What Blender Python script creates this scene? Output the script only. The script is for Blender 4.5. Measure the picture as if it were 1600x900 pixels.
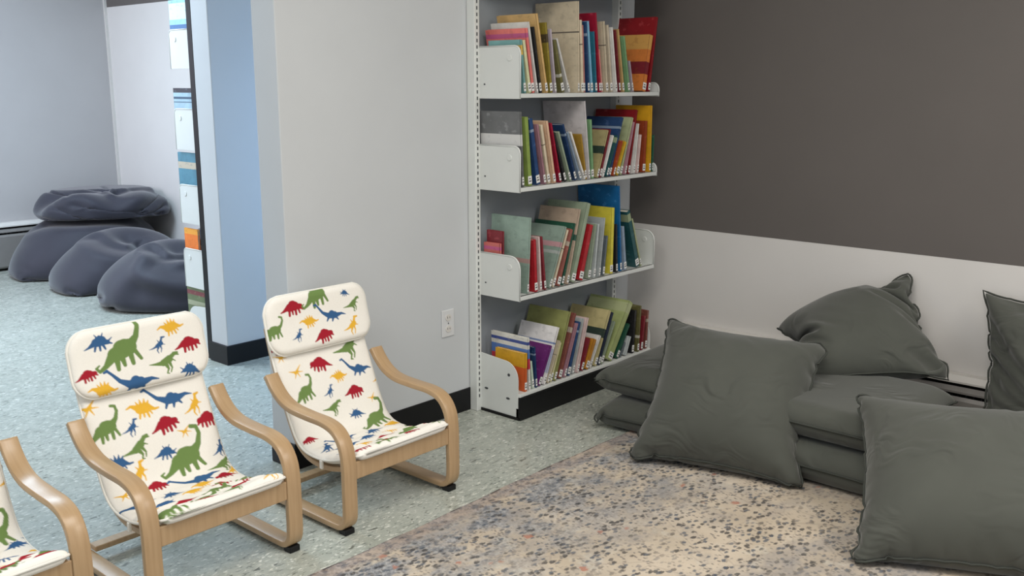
import bpy, bmesh, math, random
import numpy as np
from mathutils import Vector, Matrix

for _o in list(bpy.data.objects):
    bpy.data.objects.remove(_o, do_unlink=True)
scene = bpy.context.scene
C = scene.collection
rng = random.Random(7)

# ------------------------------------------------------------------ camera
cam_data = bpy.data.cameras.new('camera')
cam_data.sensor_width = 36.0
cam_data.lens = 1520.6 / 1600 * 36.0
cam_data.clip_start = 0.05
cam = bpy.data.objects.new('camera', cam_data)
C.objects.link(cam)
cam.location = (0, 0, 1.4)
cam.rotation_euler = (math.radians(90 - 11.925), 0, math.radians(-48.364))
scene.camera = cam

# ------------------------------------------------------------------ light and exposure
scene.view_settings.view_transform = 'Standard'
scene.view_settings.look = 'None'
scene.view_settings.exposure = 0.5
scene.view_settings.gamma = 1.0
scene.view_settings.use_curve_mapping = False

world = bpy.data.worlds.new('world')
scene.world = world
world.use_nodes = True
bgn = world.node_tree.nodes['Background']
bgn.inputs[0].default_value = (0.93, 0.96, 1.0, 1)
bgn.inputs[1].default_value = 0.55

def area(name, loc, target, sx, sy, power, col):
    l = bpy.data.lights.new(name, 'AREA')
    l.shape = 'RECTANGLE'; l.size = sx; l.size_y = sy
    l.energy = power; l.color = col
    o = bpy.data.objects.new(name, l); C.objects.link(o)
    o.location = loc
    d = Vector(target) - Vector(loc)
    o.rotation_euler = d.to_track_quat('-Z', 'Y').to_euler()
    return o
# ceiling luminaires of the near room (above the frame)
area('ceiling_lamp', (1.6, 0.9, 2.68), (1.6, 0.9, 0), 1.2, 1.2, 34, (1.0, 0.95, 0.88))
area('ceiling_lamp', (3.0, -0.9, 2.68), (3.0, -0.9, 0), 1.2, 1.2, 40, (1.0, 0.95, 0.88))
area('ceiling_lamp', (0.2, 1.6, 2.68), (0.2, 1.6, 0), 1.2, 0.6, 16, (1.0, 0.96, 0.9))
# daylight from the passage window and far-room windows, then two fill lamps
area('passage_window_light', (4.05, 3.55, 1.15), (2.3, 3.95, 0.0), 1.0, 0.9, 20, (0.38, 0.63, 1.0))
area('far_window_light', (0.3, 6.9, 1.7), (3.6, 6.9, 0.6), 2.2, 1.4, 34, (0.88, 0.85, 1.0))
area('far_floor_fill', (1.9, 5.6, 2.68), (1.9, 5.6, 0), 1.5, 1.2, 78, (0.64, 0.83, 1.0))  # unseen bluish fill lamp added to brighten the far floor
area('passage_side_fill', (0.6, 3.7, 2.2), (2.2, 4.2, 0.5), 0.8, 0.8, 3, (0.70, 0.86, 1.0))  # weak bluish fill lamp aimed across the passage

# ------------------------------------------------------------------ helpers
def link(o, parent=None):
    C.objects.link(o)
    if parent is not None:
        o.parent = parent
    return o

def tag(o, label=None, cat=None, group=None, kind=None):
    if label: o['label'] = label
    if cat: o['category'] = cat
    if group: o['group'] = group
    if kind: o['kind'] = kind
    return o

def empty(name, loc=(0, 0, 0), rz=0.0):
    o = bpy.data.objects.new(name, None)
    o.empty_display_size = 0.05
    o.location = loc; o.rotation_euler = (0, 0, rz)
    C.objects.link(o)
    return o

def mesh(name, V, F, mat=None, parent=None, smooth=False):
    me = bpy.data.meshes.new(name)
    me.from_pydata([tuple(map(float, v)) for v in V], [], [tuple(int(i) for i in f) for f in F])
    me.update()
    if smooth:
        me.polygons.foreach_set('use_smooth', [True] * len(me.polygons))
    if mat: me.materials.append(mat)
    o = bpy.data.objects.new(name, me)
    return link(o, parent)

class MB:
    def __init__(s): s.V = []; s.F = []
    def add(s, V, F):
        n = len(s.V); s.V += [tuple(v) for v in V]; s.F += [tuple(n + i for i in f) for f in F]; return s
    def box(s, x0, x1, y0, y1, z0, z1):
        V = [(x, y, z) for z in (z0, z1) for x, y in ((x0, y0), (x1, y0), (x1, y1), (x0, y1))]
        return s.add(V, [(3, 2, 1, 0), (4, 5, 6, 7), (0, 1, 5, 4), (1, 2, 6, 5), (2, 3, 7, 6), (3, 0, 4, 7)])
    def prism(s, poly, a0, a1, axis):
        # poly of (p,q) pairs; axis 0: (a,p,q)  axis 1: (p,a,q)  axis 2: (p,q,a)
        def P(p, q, a): return ((a, p, q), (p, a, q), (p, q, a))[axis]
        n = len(poly)
        V = [P(p, q, a0) for p, q in poly] + [P(p, q, a1) for p, q in poly]
        F = [tuple(range(n))[::-1], tuple(range(n, 2 * n))] + [(i, (i + 1) % n, n + (i + 1) % n, n + i) for i in range(n)]
        return s.add(V, F)
    def build(s, name, mat, parent=None, bevel=0, seg=2, smooth=False):
        o = mesh(name, s.V, s.F, mat, parent)
        bm = bmesh.new(); bm.from_mesh(o.data)
        bmesh.ops.recalc_face_normals(bm, faces=bm.faces)
        bm.to_mesh(o.data); bm.free()
        if bevel:
            m = o.modifiers.new('bevel', 'BEVEL'); m.width = bevel; m.segments = seg; m.limit_method = 'ANGLE'
            m.angle_limit = math.radians(40)
        if smooth:
            o.data.polygons.foreach_set('use_smooth', [True] * len(o.data.polygons))
        return o

def tube(name, pts, r, mat, parent=None, closed=False, n=8):
    pts = [np.array(p, float) for p in pts]; N = len(pts); V = []; F = []
    up = np.array([0.0, 0, 1.0])
    for i in range(N):
        a = pts[i - 1] if (closed or i > 0) else pts[i]
        b = pts[(i + 1) % N] if (closed or i < N - 1) else pts[i]
        t = b - a; t /= (np.linalg.norm(t) + 1e-9)
        s = np.cross(t, up)
        if np.linalg.norm(s) < 0.05: s = np.cross(t, np.array([1.0, 0, 0]))
        s /= np.linalg.norm(s); q = np.cross(s, t)
        for k in range(n):
            w = 2 * math.pi * k / n
            V.append(pts[i] + r * (math.cos(w) * s + math.sin(w) * q))
    M = N if closed else N - 1
    for i in range(M):
        for k in range(n):
            a = i * n + k; b = i * n + (k + 1) % n
            c = ((i + 1) % N) * n + (k + 1) % n; d = ((i + 1) % N) * n + k
            F.append((a, b, c, d))
    if not closed:
        F.append(tuple(range(n))[::-1]); F.append(tuple((N - 1) * n + k for k in range(n)))
    return mesh(name, V, F, mat, parent, smooth=True)

# ------------------------------------------------------------------ materials
def newmat(name):
    m = bpy.data.materials.new(name); m.use_nodes = True
    nt = m.node_tree; return m, nt, nt.nodes['Principled BSDF']

def NN(nt, t, **k):
    n = nt.nodes.new(t)
    for a, b in k.items(): setattr(n, a, b)
    return n

def coords(nt, kind='Object', scale=(1, 1, 1), rot=(0, 0, 0)):
    tc = NN(nt, 'ShaderNodeTexCoord'); mp = NN(nt, 'ShaderNodeMapping')
    mp.inputs['Scale'].default_value = scale; mp.inputs['Rotation'].default_value = rot
    nt.links.new(tc.outputs[kind], mp.inputs['Vector']); return mp.outputs['Vector']

def noise(nt, vec, scale, detail=3, rough=0.5, dist=0.0):
    n = NN(nt, 'ShaderNodeTexNoise'); n.inputs['Scale'].default_value = scale
    n.inputs['Detail'].default_value = detail; n.inputs['Roughness'].default_value = rough
    n.inputs['Distortion'].default_value = dist
    nt.links.new(vec, n.inputs['Vector']); return n.outputs['Fac']

def ramp(nt, fac, stops, interp='LINEAR'):
    r = NN(nt, 'ShaderNodeValToRGB'); cr = r.color_ramp; cr.interpolation = interp
    while len(cr.elements) < len(stops): cr.elements.new(0.5)
    for e, (p, c) in zip(cr.elements, stops):
        e.position = p; e.color = (*c, 1) if len(c) == 3 else c
    nt.links.new(fac, r.inputs['Fac']); return r.outputs['Color']

def mix(nt, fac, a, b, mode='MIX'):
    m = NN(nt, 'ShaderNodeMix', data_type='RGBA', blend_type=mode)
    for s, v in ((0, fac), (6, a), (7, b)):
        if hasattr(v, 'is_output'): nt.links.new(v, m.inputs[s])
        elif s == 0: m.inputs[0].default_value = v
        else: m.inputs[s].default_value = (*v, 1)
    return m.outputs[2]

def bump(nt, p, h, strength, dist=0.002):
    b = NN(nt, 'ShaderNodeBump'); b.inputs['Strength'].default_value = strength
    b.inputs['Distance'].default_value = dist
    nt.links.new(h, b.inputs['Height']); nt.links.new(b.outputs['Normal'], p.inputs['Normal'])

def plain(name, col, rough=0.5, var=0.06, scale=20, metal=0.0, bumpy=0.0, spec=0.5, bscale=300):
    m, nt, p = newmat(name)
    v = coords(nt)
    f = noise(nt, v, scale, 4)
    lo = tuple(max(0, c * (1 - var)) for c in col); hi = tuple(min(1, c * (1 + var)) for c in col)
    nt.links.new(ramp(nt, f, [(0.3, lo), (0.7, hi)]), p.inputs['Base Color'])
    p.inputs['Roughness'].default_value = rough; p.inputs['Metallic'].default_value = metal
    p.inputs['Specular IOR Level'].default_value = spec
    if bumpy: bump(nt, p, noise(nt, v, bscale, 2), bumpy, 0.001)
    return m

M = {}
M['wall'] = plain('wall_paint_light_grey', (0.52, 0.54, 0.555), 0.6, 0.02, 3, bumpy=0.15, bscale=120, spec=0.25)
M['wall_white'] = plain('wall_paint_white', (0.66, 0.64, 0.62), 0.6, 0.02, 3, bumpy=0.15, bscale=120, spec=0.25)
M['wall_dark'] = plain('wall_paint_taupe', (0.125, 0.112, 0.105), 0.6, 0.03, 3, bumpy=0.15, bscale=120, spec=0.3)
M['wall_far'] = plain('wall_paint_mid_grey', (0.44, 0.425, 0.425), 0.6, 0.02, 3, spec=0.2)
M['ceiling'] = plain('ceiling_white', (0.75, 0.75, 0.73), 0.8, 0.02)
M['base'] = plain('baseboard_black_vinyl', (0.005, 0.005, 0.006), 0.4, 0.1, spec=0.3)
M['steel'] = plain('shelf_white_enamel', (0.66, 0.68, 0.66), 0.35, 0.02, 8)
M['back_shade'] = plain('shelf_back_shade_slate', (0.26, 0.285, 0.31), 0.5, 0.03, 6)  # slate tone carries the shade behind the books
M['slot'] = plain('slot_dark', (0.05, 0.055, 0.06), 0.6)
M['black'] = plain('black_plastic', (0.006, 0.006, 0.007), 0.45, spec=0.3)
M['heater'] = plain('heater_grey_enamel', (0.22, 0.21, 0.20), 0.4, 0.03)
M['heater_white'] = plain('heater_white_enamel', (0.62, 0.60, 0.57), 0.4, 0.03)
M['plate'] = plain('outlet_plastic', (0.62, 0.63, 0.64), 0.35, 0.01)
M['paper'] = plain('page_paper', (0.70, 0.66, 0.56), 0.8, 0.08, 200)
M['label'] = plain('call_label_white', (0.78, 0.78, 0.76), 0.5, 0.02)
M['piping'] = plain('white_piping', (0.80, 0.78, 0.72), 0.8, 0.03)

def floor_material():
    m, nt, p = newmat('vinyl_composition_tile')
    v = coords(nt)
    tile = NN(nt, 'ShaderNodeTexBrick'); tile.offset = 0.0
    tile.inputs['Scale'].default_value = 1.0
    tile.inputs['Brick Width'].default_value = 0.305; tile.inputs['Row Height'].default_value = 0.305
    tile.inputs['Mortar Size'].default_value = 0.0009; tile.inputs['Mortar Smooth'].default_value = 0.3
    tile.inputs['Bias'].default_value = 0.0
    tile.inputs['Color1'].default_value = (0.345, 0.37, 0.325, 1); tile.inputs['Color2'].default_value = (0.375, 0.40, 0.355, 1)
    tile.inputs['Mortar'].default_value = (0.26, 0.285, 0.25, 1)
    nt.links.new(v, tile.inputs['Vector'])
    c = tile.outputs['Color']
    cloud = noise(nt, v, 9, 5, 0.7)
    c = mix(nt, 0.5, c, ramp(nt, cloud, [(0.3, (0.27, 0.295, 0.26)), (0.7, (0.46, 0.48, 0.43))]))
    for rz, sc, col, lo, hi in ((0.4, (40, 110, 40), (0.70, 0.71, 0.65), 0.60, 0.70), (1.9, (36, 100, 36), (0.66, 0.67, 0.60), 0.61, 0.71),
                                (1.1, (42, 120, 42), (0.14, 0.16, 0.15), 0.61, 0.71), (2.6, (30, 80, 30), (0.13, 0.14, 0.12), 0.62, 0.70)):
        vv = coords(nt, 'Object', sc, (0, 0, rz))
        f = noise(nt, vv, 1.0, 2, 0.5, 0.6)
        g = NN(nt, 'ShaderNodeMapRange'); g.inputs['From Min'].default_value = lo; g.inputs['From Max'].default_value = hi
        nt.links.new(f, g.inputs['Value'])
        c = mix(nt, g.outputs['Result'], c, col)
    nt.links.new(c, p.inputs['Base Color'])
    rr = ramp(nt, noise(nt, v, 14, 3), [(0.3, (0.22,) * 3), (0.7, (0.34,) * 3)])
    nt.links.new(rr, p.inputs['Roughness'])
    p.inputs['Specular IOR Level'].default_value = 0.5
    bump(nt, p, noise(nt, v, 25, 2), 0.06, 0.002)
    return m
M['floor'] = floor_material()

def rug_material():
    m, nt, p = newmat('distressed_woven_rug')
    v = coords(nt)
    base = ramp(nt, noise(nt, v, 4, 5, 0.6), [(0.3, (0.42, 0.35, 0.265)), (0.7, (0.56, 0.48, 0.385))])
    # faded grey blue clouds, denser towards the edge border
    cl = noise(nt, v, 2.6, 6, 0.7, 0.4)
    fc = ramp(nt, cl, [(0.46, (0, 0, 0)), (0.66, (0.75, 0.75, 0.75))])
    base = mix(nt, fc, base, (0.215, 0.215, 0.225))
    cl2 = noise(nt, coords(nt, 'Object', (1, 1, 1), (0, 0, 1.3)), 7, 5, 0.7)
    base = mix(nt, ramp(nt, cl2, [(0.58, (0, 0, 0)), (0.72, (0.6, 0.6, 0.6))]), base, (0.56, 0.54, 0.48))
    sy = NN(nt, 'ShaderNodeSeparateXYZ'); nt.links.new(v, sy.inputs[0])
    yr = NN(nt, 'ShaderNodeMapRange'); yr.inputs['From Min'].default_value = 1.45; yr.inputs['From Max'].default_value = 2.0; nt.links.new(sy.outputs[1], yr.inputs['Value'])
    pt = ramp(nt, noise(nt, coords(nt, 'Object', (1, 1.6, 1)), 6.0, 5, 0.7), [(0.42, (0, 0, 0)), (0.56, (0.9, 0.9, 0.9))])
    pm = NN(nt, 'ShaderNodeMath', operation='MULTIPLY'); nt.links.new(yr.outputs[0], pm.inputs[0]); nt.links.new(pt, pm.inputs[1])
    grit = ramp(nt, noise(nt, v, 60, 4, 0.7), [(0.4, (0.13, 0.145, 0.17)), (0.6, (0.36, 0.36, 0.36))])
    base = mix(nt, pm.outputs[0], base, grit)
    # small dark leaf-like flecks
    def flecks(sc, rz, col, thr, base, rnd=0.9, keep=None):
        vv = coords(nt, 'Object', sc, (0, 0, rz))
        vo = NN(nt, 'ShaderNodeTexVoronoi'); vo.inputs['Scale'].default_value = 1; vo.inputs['Randomness'].default_value = rnd
        dv = NN(nt, 'ShaderNodeTexNoise'); dv.inputs['Scale'].default_value = 3.0
        nt.links.new(vv, dv.inputs['Vector'])
        ad = NN(nt, 'ShaderNodeVectorMath', operation='MULTIPLY_ADD')
        nt.links.new(dv.outputs['Color'], ad.inputs[0]); ad.inputs[1].default_value = (0.5, 0.5, 0); nt.links.new(vv, ad.inputs[2])
        nt.links.new(ad.outputs[0], vo.inputs['Vector'])
        f = ramp(nt, vo.outputs['Distance'], [(thr * 0.62, (0.85, 0.85, 0.85)), (thr, (0, 0, 0))])
        if keep is not None:
            sp = NN(nt, 'ShaderNodeSeparateColor'); nt.links.new(vo.outputs['Color'], sp.inputs[0])
            k = NN(nt, 'ShaderNodeMath', operation='LESS_THAN'); k.inputs[1].default_value = keep
            nt.links.new(sp.outputs[0], k.inputs[0])
            mm = NN(nt, 'ShaderNodeMath', operation='MULTIPLY'); nt.links.new(f, mm.inputs[0]); nt.links.new(k.outputs[0], mm.inputs[1])
            f = mm.outputs[0]
        return mix(nt, f, base, col)
    c = flecks((30, 46, 1), -0.75, (0.045, 0.045, 0.048), 0.42, base, keep=0.8)
    c = flecks((36, 56, 1), -0.9, (0.085, 0.10, 0.125), 0.43, c, keep=0.6)
    c = flecks((85, 60, 1), 0.6, (0.17, 0.155, 0.14), 0.42, c, keep=0.55)
    dens = ramp(nt, noise(nt, coords(nt, 'Object', (1, 1, 1), (0, 0, 2.2)), 5.5, 4, 0.6), [(0.38, (0.55, 0.55, 0.55)), (0.52, (0, 0, 0))])
    c = mix(nt, dens, c, base)
    c = flecks((11, 15, 1), -0.7, (0.38, 0.17, 0.12), 0.20, c, keep=0.3)
    # thin wandering stems
    wv = NN(nt, 'ShaderNodeTexVoronoi', feature='DISTANCE_TO_EDGE'); wv.inputs['Scale'].default_value = 5.5
    nt.links.new(v, wv.inputs['Vector'])
    st = ramp(nt, wv.outputs['Distance'], [(0.006, (0.22, 0.22, 0.22)), (0.016, (0, 0, 0))])
    c = mix(nt, st, c, (0.20, 0.17, 0.15))
    # border band along the long edge (world y near 2.15)
    sx = NN(nt, 'ShaderNodeSeparateXYZ'); nt.links.new(v, sx.inputs[0])
    bd = NN(nt, 'ShaderNodeMapRange'); bd.inputs['From Min'].default_value = 2.075; bd.inputs['From Max'].default_value = 2.10
    nt.links.new(sx.outputs[1], bd.inputs['Value'])
    bcol = ramp(nt, noise(nt, v, 30, 4, 0.7), [(0.4, (0.16, 0.14, 0.14)), (0.5, (0.34, 0.27, 0.23)), (0.7, (0.48, 0.38, 0.31))])
    hf = NN(nt, 'ShaderNodeMath', operation='MULTIPLY'); nt.links.new(bd.outputs[0], hf.inputs[0]); hf.inputs[1].default_value = 0.5
    c = mix(nt, hf.outputs[0], c, bcol)
    ed = NN(nt, 'ShaderNodeMath', operation='GREATER_THAN'); nt.links.new(sx.outputs[1], ed.inputs[0]); ed.inputs[1].default_value = 2.143
    dsh = ramp(nt, noise(nt, coords(nt, 'Object', (1, 0.1, 1)), 22, 2), [(0.45, (0, 0, 0)), (0.52, (0.8, 0.8, 0.8))])
    em = NN(nt, 'ShaderNodeMath', operation='MULTIPLY'); nt.links.new(ed.outputs[0], em.inputs[0]); nt.links.new(dsh, em.inputs[1])
    c = mix(nt, em.outputs[0], c, (0.07, 0.06, 0.06))
    nt.links.new(c, p.inputs['Base Color'])
    p.inputs['Roughness'].default_value = 0.95; p.inputs['Specular IOR Level'].default_value = 0.1
    bump(nt, p, noise(nt, v, 260, 2), 0.5, 0.002)
    return m
M['rug'] = rug_material()

def wood_material():
    m, nt, p = newmat('birch_veneer')
    v = coords(nt, 'Object', (60, 4, 4))
    f = noise(nt, v, 1.0, 4, 0.6, 0.2)
    nt.links.new(ramp(nt, f, [(0.3, (0.385, 0.25, 0.13)), (0.7, (0.475, 0.325, 0.185))]), p.inputs['Base Color'])
    p.inputs['Roughness'].default_value = 0.32
    return m
M['wood'] = wood_material()

def fabric(name, col, rough=0.9, sheen=0.15, weave=900, amt=0.25, var=0.08):
    m, nt, p = newmat(name)
    v = coords(nt)
    f = noise(nt, v, 6, 5)
    lo = tuple(c * (1 - var) for c in col); hi = tuple(c * (1 + var) for c in col)
    nt.links.new(ramp(nt, f, [(0.3, lo), (0.7, hi)]), p.inputs['Base Color'])
    p.inputs['Roughness'].default_value = rough
    p.inputs['Sheen Weight'].default_value = sheen; p.inputs['Specular IOR Level'].default_value = 0.25
    bump(nt, p, noise(nt, v, weave, 2), amt, 0.0006)
    return m
def crumpled(name, *a):
    m = fabric(name, *a); nt = m.node_tree; p = nt.nodes['Principled BSDF']
    old = p.inputs['Normal'].links[0].from_node
    v = coords(nt)
    w = NN(nt, 'ShaderNodeTexNoise'); w.inputs['Scale'].default_value = 3.2; w.inputs['Detail'].default_value = 2; nt.links.new(v, w.inputs['Vector'])
    ad = NN(nt, 'ShaderNodeVectorMath', operation='MULTIPLY_ADD'); nt.links.new(w.outputs['Color'], ad.inputs[0]); ad.inputs[1].default_value = (0.45, 0.45, 0.45); nt.links.new(v, ad.inputs[2])
    mp = NN(nt, 'ShaderNodeMapping'); mp.inputs['Scale'].default_value = (2.2, 3.0, 9.0); mp.inputs['Rotation'].default_value = (0.5, 0.3, 0.2); nt.links.new(ad.outputs[0], mp.inputs['Vector'])
    f = noise(nt, mp.outputs['Vector'], 1.6, 2, 0.5)
    cr = ramp(nt, f, [(0.30, (0.1, 0.1, 0.1)), (0.70, (0.9, 0.9, 0.9))], 'EASE')
    gate = ramp(nt, noise(nt, v, 3.5, 2), [(0.47, (0, 0, 0)), (0.62, (1, 1, 1))])
    h = mix(nt, gate, (0.5, 0.5, 0.5), cr)
    b = NN(nt, 'ShaderNodeBump'); b.inputs['Strength'].default_value = 0.6; b.inputs['Distance'].default_value = 0.022
    nt.links.new(h, b.inputs['Height']); nt.links.new(b.outputs['Normal'], old.inputs['Normal'])
    return m
M['pillow'] = crumpled('charcoal_green_cotton', (0.066, 0.070, 0.059), 0.75, 0.25)
M['pillow_pipe'] = fabric('charcoal_green_piping', (0.050, 0.054, 0.047), 0.95, 0.0)
M['bean'] = fabric('slate_beanbag_fabric', (0.028, 0.028, 0.041), 0.6, 0.35)

def print_material():
    m, nt, p = newmat('dinosaur_print_cotton')
    a = NN(nt, 'ShaderNodeVertexColor'); a.layer_name = 'print'
    v = coords(nt)
    f = ramp(nt, noise(nt, v, 500, 2), [(0.3, (0.93,) * 3), (0.7, (1, 1, 1))])
    nt.links.new(mix(nt, 1.0, a.outputs['Color'], f, 'MULTIPLY'), p.inputs['Base Color'])
    p.inputs['Roughness'].default_value = 0.9; p.inputs['Specular IOR Level'].default_value = 0.15
    bump(nt, p, noise(nt, v, 45, 3), 0.25, 0.004)
    return m
M['print'] = print_material()

# ------------------------------------------------------------------ the setting
WY = 2.839      # plane of the light grey wall the bookcase stands against
WX = 4.10       # plane of the right-hand wall
def struct(o): return tag(o, kind='structure')

struct(MB().box(-3.0, 5.2, -3.5, 9.0, -0.06, 0.0).build('floor', M['floor']))
struct(MB().box(-1.2, 4.3, -1.8, 8.0, 2.72, 2.78).build('ceiling', M['ceiling']))
# light grey partition with its free end at the passage
struct(MB().box(1.995, WX, WY, 2.975, 0, 2.72).build('wall_back', M['wall'], bevel=0.004))
struct(MB().box(1.989, 2.93, WY - 0.006, 2.981, 0, 0.1).build('baseboard_back', M['base'], bevel=0.002))
struct(MB().box(2.925, 2.937, WY - 0.03, WY, 0, 2.7).build('trim_1', M['heater_white'], bevel=0.002))
# partition on the far side of the passage
struct(MB().box(2.59, WX, 4.22, 4.365, 0, 2.72).build('wall_passage', M['wall'], bevel=0.004))
struct(MB().box(2.58, WX, 4.212, 4.373, 0, 0.1).build('baseboard_passage', M['base'], bevel=0.003))
# right wall, two paint colours
struct(MB().box(WX, WX + 0.12, -1.8, WY + 0.01, 0.70, 2.72).build('wall_right', M['wall_dark']))
struct(MB().box(WX + 0.0005, WX + 0.12, -1.8, WY + 0.01, 0, 0.70).build('wall_right', M['wall_white']))
struct(MB().box(WX, WX + 0.12, WY, 4.3, 0, 0.9).build('wall_right', M['wall_white']))
struct(MB().box(WX, WX + 0.12, WY, 4.3, 2.1, 2.72).build('wall_right', M['wall_white']))
struct(MB().box(WX, WX + 0.12, WY, 2.99, 0.9, 2.1).build('wall_right', M['wall_white']))
struct(MB().box(WX, WX + 0.12, 4.15, 4.3, 0.9, 2.1).build('wall_right', M['wall_white']))
w = MB()
for b in ((2.99, 3.03, 0.9, 2.1), (4.11, 4.15, 0.9, 2.1), (3.03, 4.11, 0.9, 0.94), (3.03, 4.11, 2.06, 2.1), (3.55, 3.58, 0.94, 2.06)):
    w.box(WX + 0.03, WX + 0.08, b[0], b[1], b[2], b[3])
struct(w.build('window_1', M['plate']))
# far room
FX, FY = 3.87, 7.78
struct(MB().box(FX, FX + 0.12, 4.365, FY, 0, 1.985).build('wall_far_right', M['wall_white']))
struct(MB().box(FX, FX + 0.12, 4.365, FY, 1.985, 2.72).build('wall_far_right', M['wall_dark']))
struct(MB().box(-1.2, FX + 0.12, FY, FY + 0.12, 0, 2.72).build('wall_far', M['wall_far']))
struct(MB().box(FX - 0.02, FX, FY - 0.02, FY, 0, 2.72).build('trim_2', M['heater_white']))

# baseboard heaters: hood, shadow gap, damper, front cover
def heater(name, label, L, h, d, loc, rz):
    t = empty(name, loc, rz); tag(t, label, 'heater')
    MB().box(0, L, 0, 0.012, 0.0, h - 0.02).build('back_plate', M['black'], t)
    MB().prism([(0, h), (d * 0.62, h), (d * 0.85, h - 0.022), (d * 0.85, h - 0.030), (d * 0.58, h - 0.012), (0, h - 0.012)], 0, L, 0).build('hood', M['heater_white'], t)
    MB().prism([(d * 0.70, h - 0.045), (d * 0.95, h - 0.062), (d * 0.95, h - 0.070), (d * 0.70, h - 0.055)], 0, L, 0).build('damper', M['heater'], t)
    MB().prism([(d * 0.86, h - 0.085), (d, h - 0.10), (d, 0.035), (d * 0.86, 0.02), (d * 0.84, 0.02), (d * 0.84, h - 0.085)], 0, L, 0).build('front_cover', M['heater'], t)
    f = MB()
    for i in range(int(L / 0.03)):
        f.box(i * 0.03, i * 0.03 + 0.0015, 0.015, d * 0.8, 0.06, h - 0.07)
    f.build('fin_bank', M['slot'], t)
    MB().box(L - 0.004, L, 0.0, d, 0.0, h - 0.002).build('end_cap', M['heater_white'], t)
    return t
# local +y points into the room
heater('baseboard_heater', 'low beige and grey baseboard heater under the two-tone wall behind the floor pillows', 3.5, 0.232, 0.07, (WX - 0.001, -1.0, 0.0), math.radians(90))
heater('baseboard_heater', 'grey baseboard heater on the far wall beside the beanbags', 4.4, 0.36, 0.10, (FX - 0.03, FY - 0.001, 0.0), math.radians(180))

# ------------------------------------------------------------------ wall outlet
def outlet(x, z):
    t = empty('wall_outlet', (x, WY, z)); tag(t, 'white duplex power outlet plate low on the light grey wall left of the bookcase', 'outlet')
    MB().box(-0.036, 0.036, -0.006, 0, -0.058, 0.058).build('cover_plate', M['plate'], t, bevel=0.003)
    for s in (-1, 1):
        q = [(0.0165 * math.cos(a), s * 0.024 + 0.0145 * math.sin(a)) for a in np.linspace(0, 2 * math.pi, 20, endpoint=False)]
        r = MB().prism(q, -0.0085, -0.005, 1).build('receptacle', M['heater_white'], t)
        MB().box(-0.0075, -0.0055, -0.0092, -0.008, s * 0.024 - 0.003, s * 0.024 + 0.006).box(0.0055, 0.0075, -0.0092, -0.008, s * 0.024 - 0.003, s * 0.024 + 0.005).build('socket_slot', M['slot'], r)
    MB().prism([(0.003 * math.cos(a), 0.003 * math.sin(a)) for a in np.linspace(0, 2 * math.pi, 10, endpoint=False)], -0.0075, -0.005, 1).build('screw', M['slot'], t)
outlet(2.785, 0.412)

# ------------------------------------------------------------------ bookcases
def post(x, y0, y1, top, slots_x, slots_front, parent, pm):
    p = MB().box(x, x + 0.03, y0, y1, 0, top).build('upright', pm, parent, bevel=0.002)
    s = MB(); z = 0.06
    while z < top - 0.03:
        s.box(x + 0.012, x + 0.018, slots_front - 0.0008, slots_front + 0.0008, z, z + 0.014)
        z += 0.0254
    s.build('slot_row', M['slot'] if pm is M['steel'] else M['steel'], p)

def plate_poly(depth, h, r, z0, sgn, y0):
    # side outline in (y,z): square at the back, rounded at the top front
    P = [(0, z0), (depth, z0)]
    for a in np.linspace(0, math.pi / 2, 8):
        P.append((depth - r + r * math.cos(a), z0 + h - r + r * math.sin(a)))
    P.append((0, z0 + h))
    return [(y0 + sgn * p, q) for p, q in P]

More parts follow.
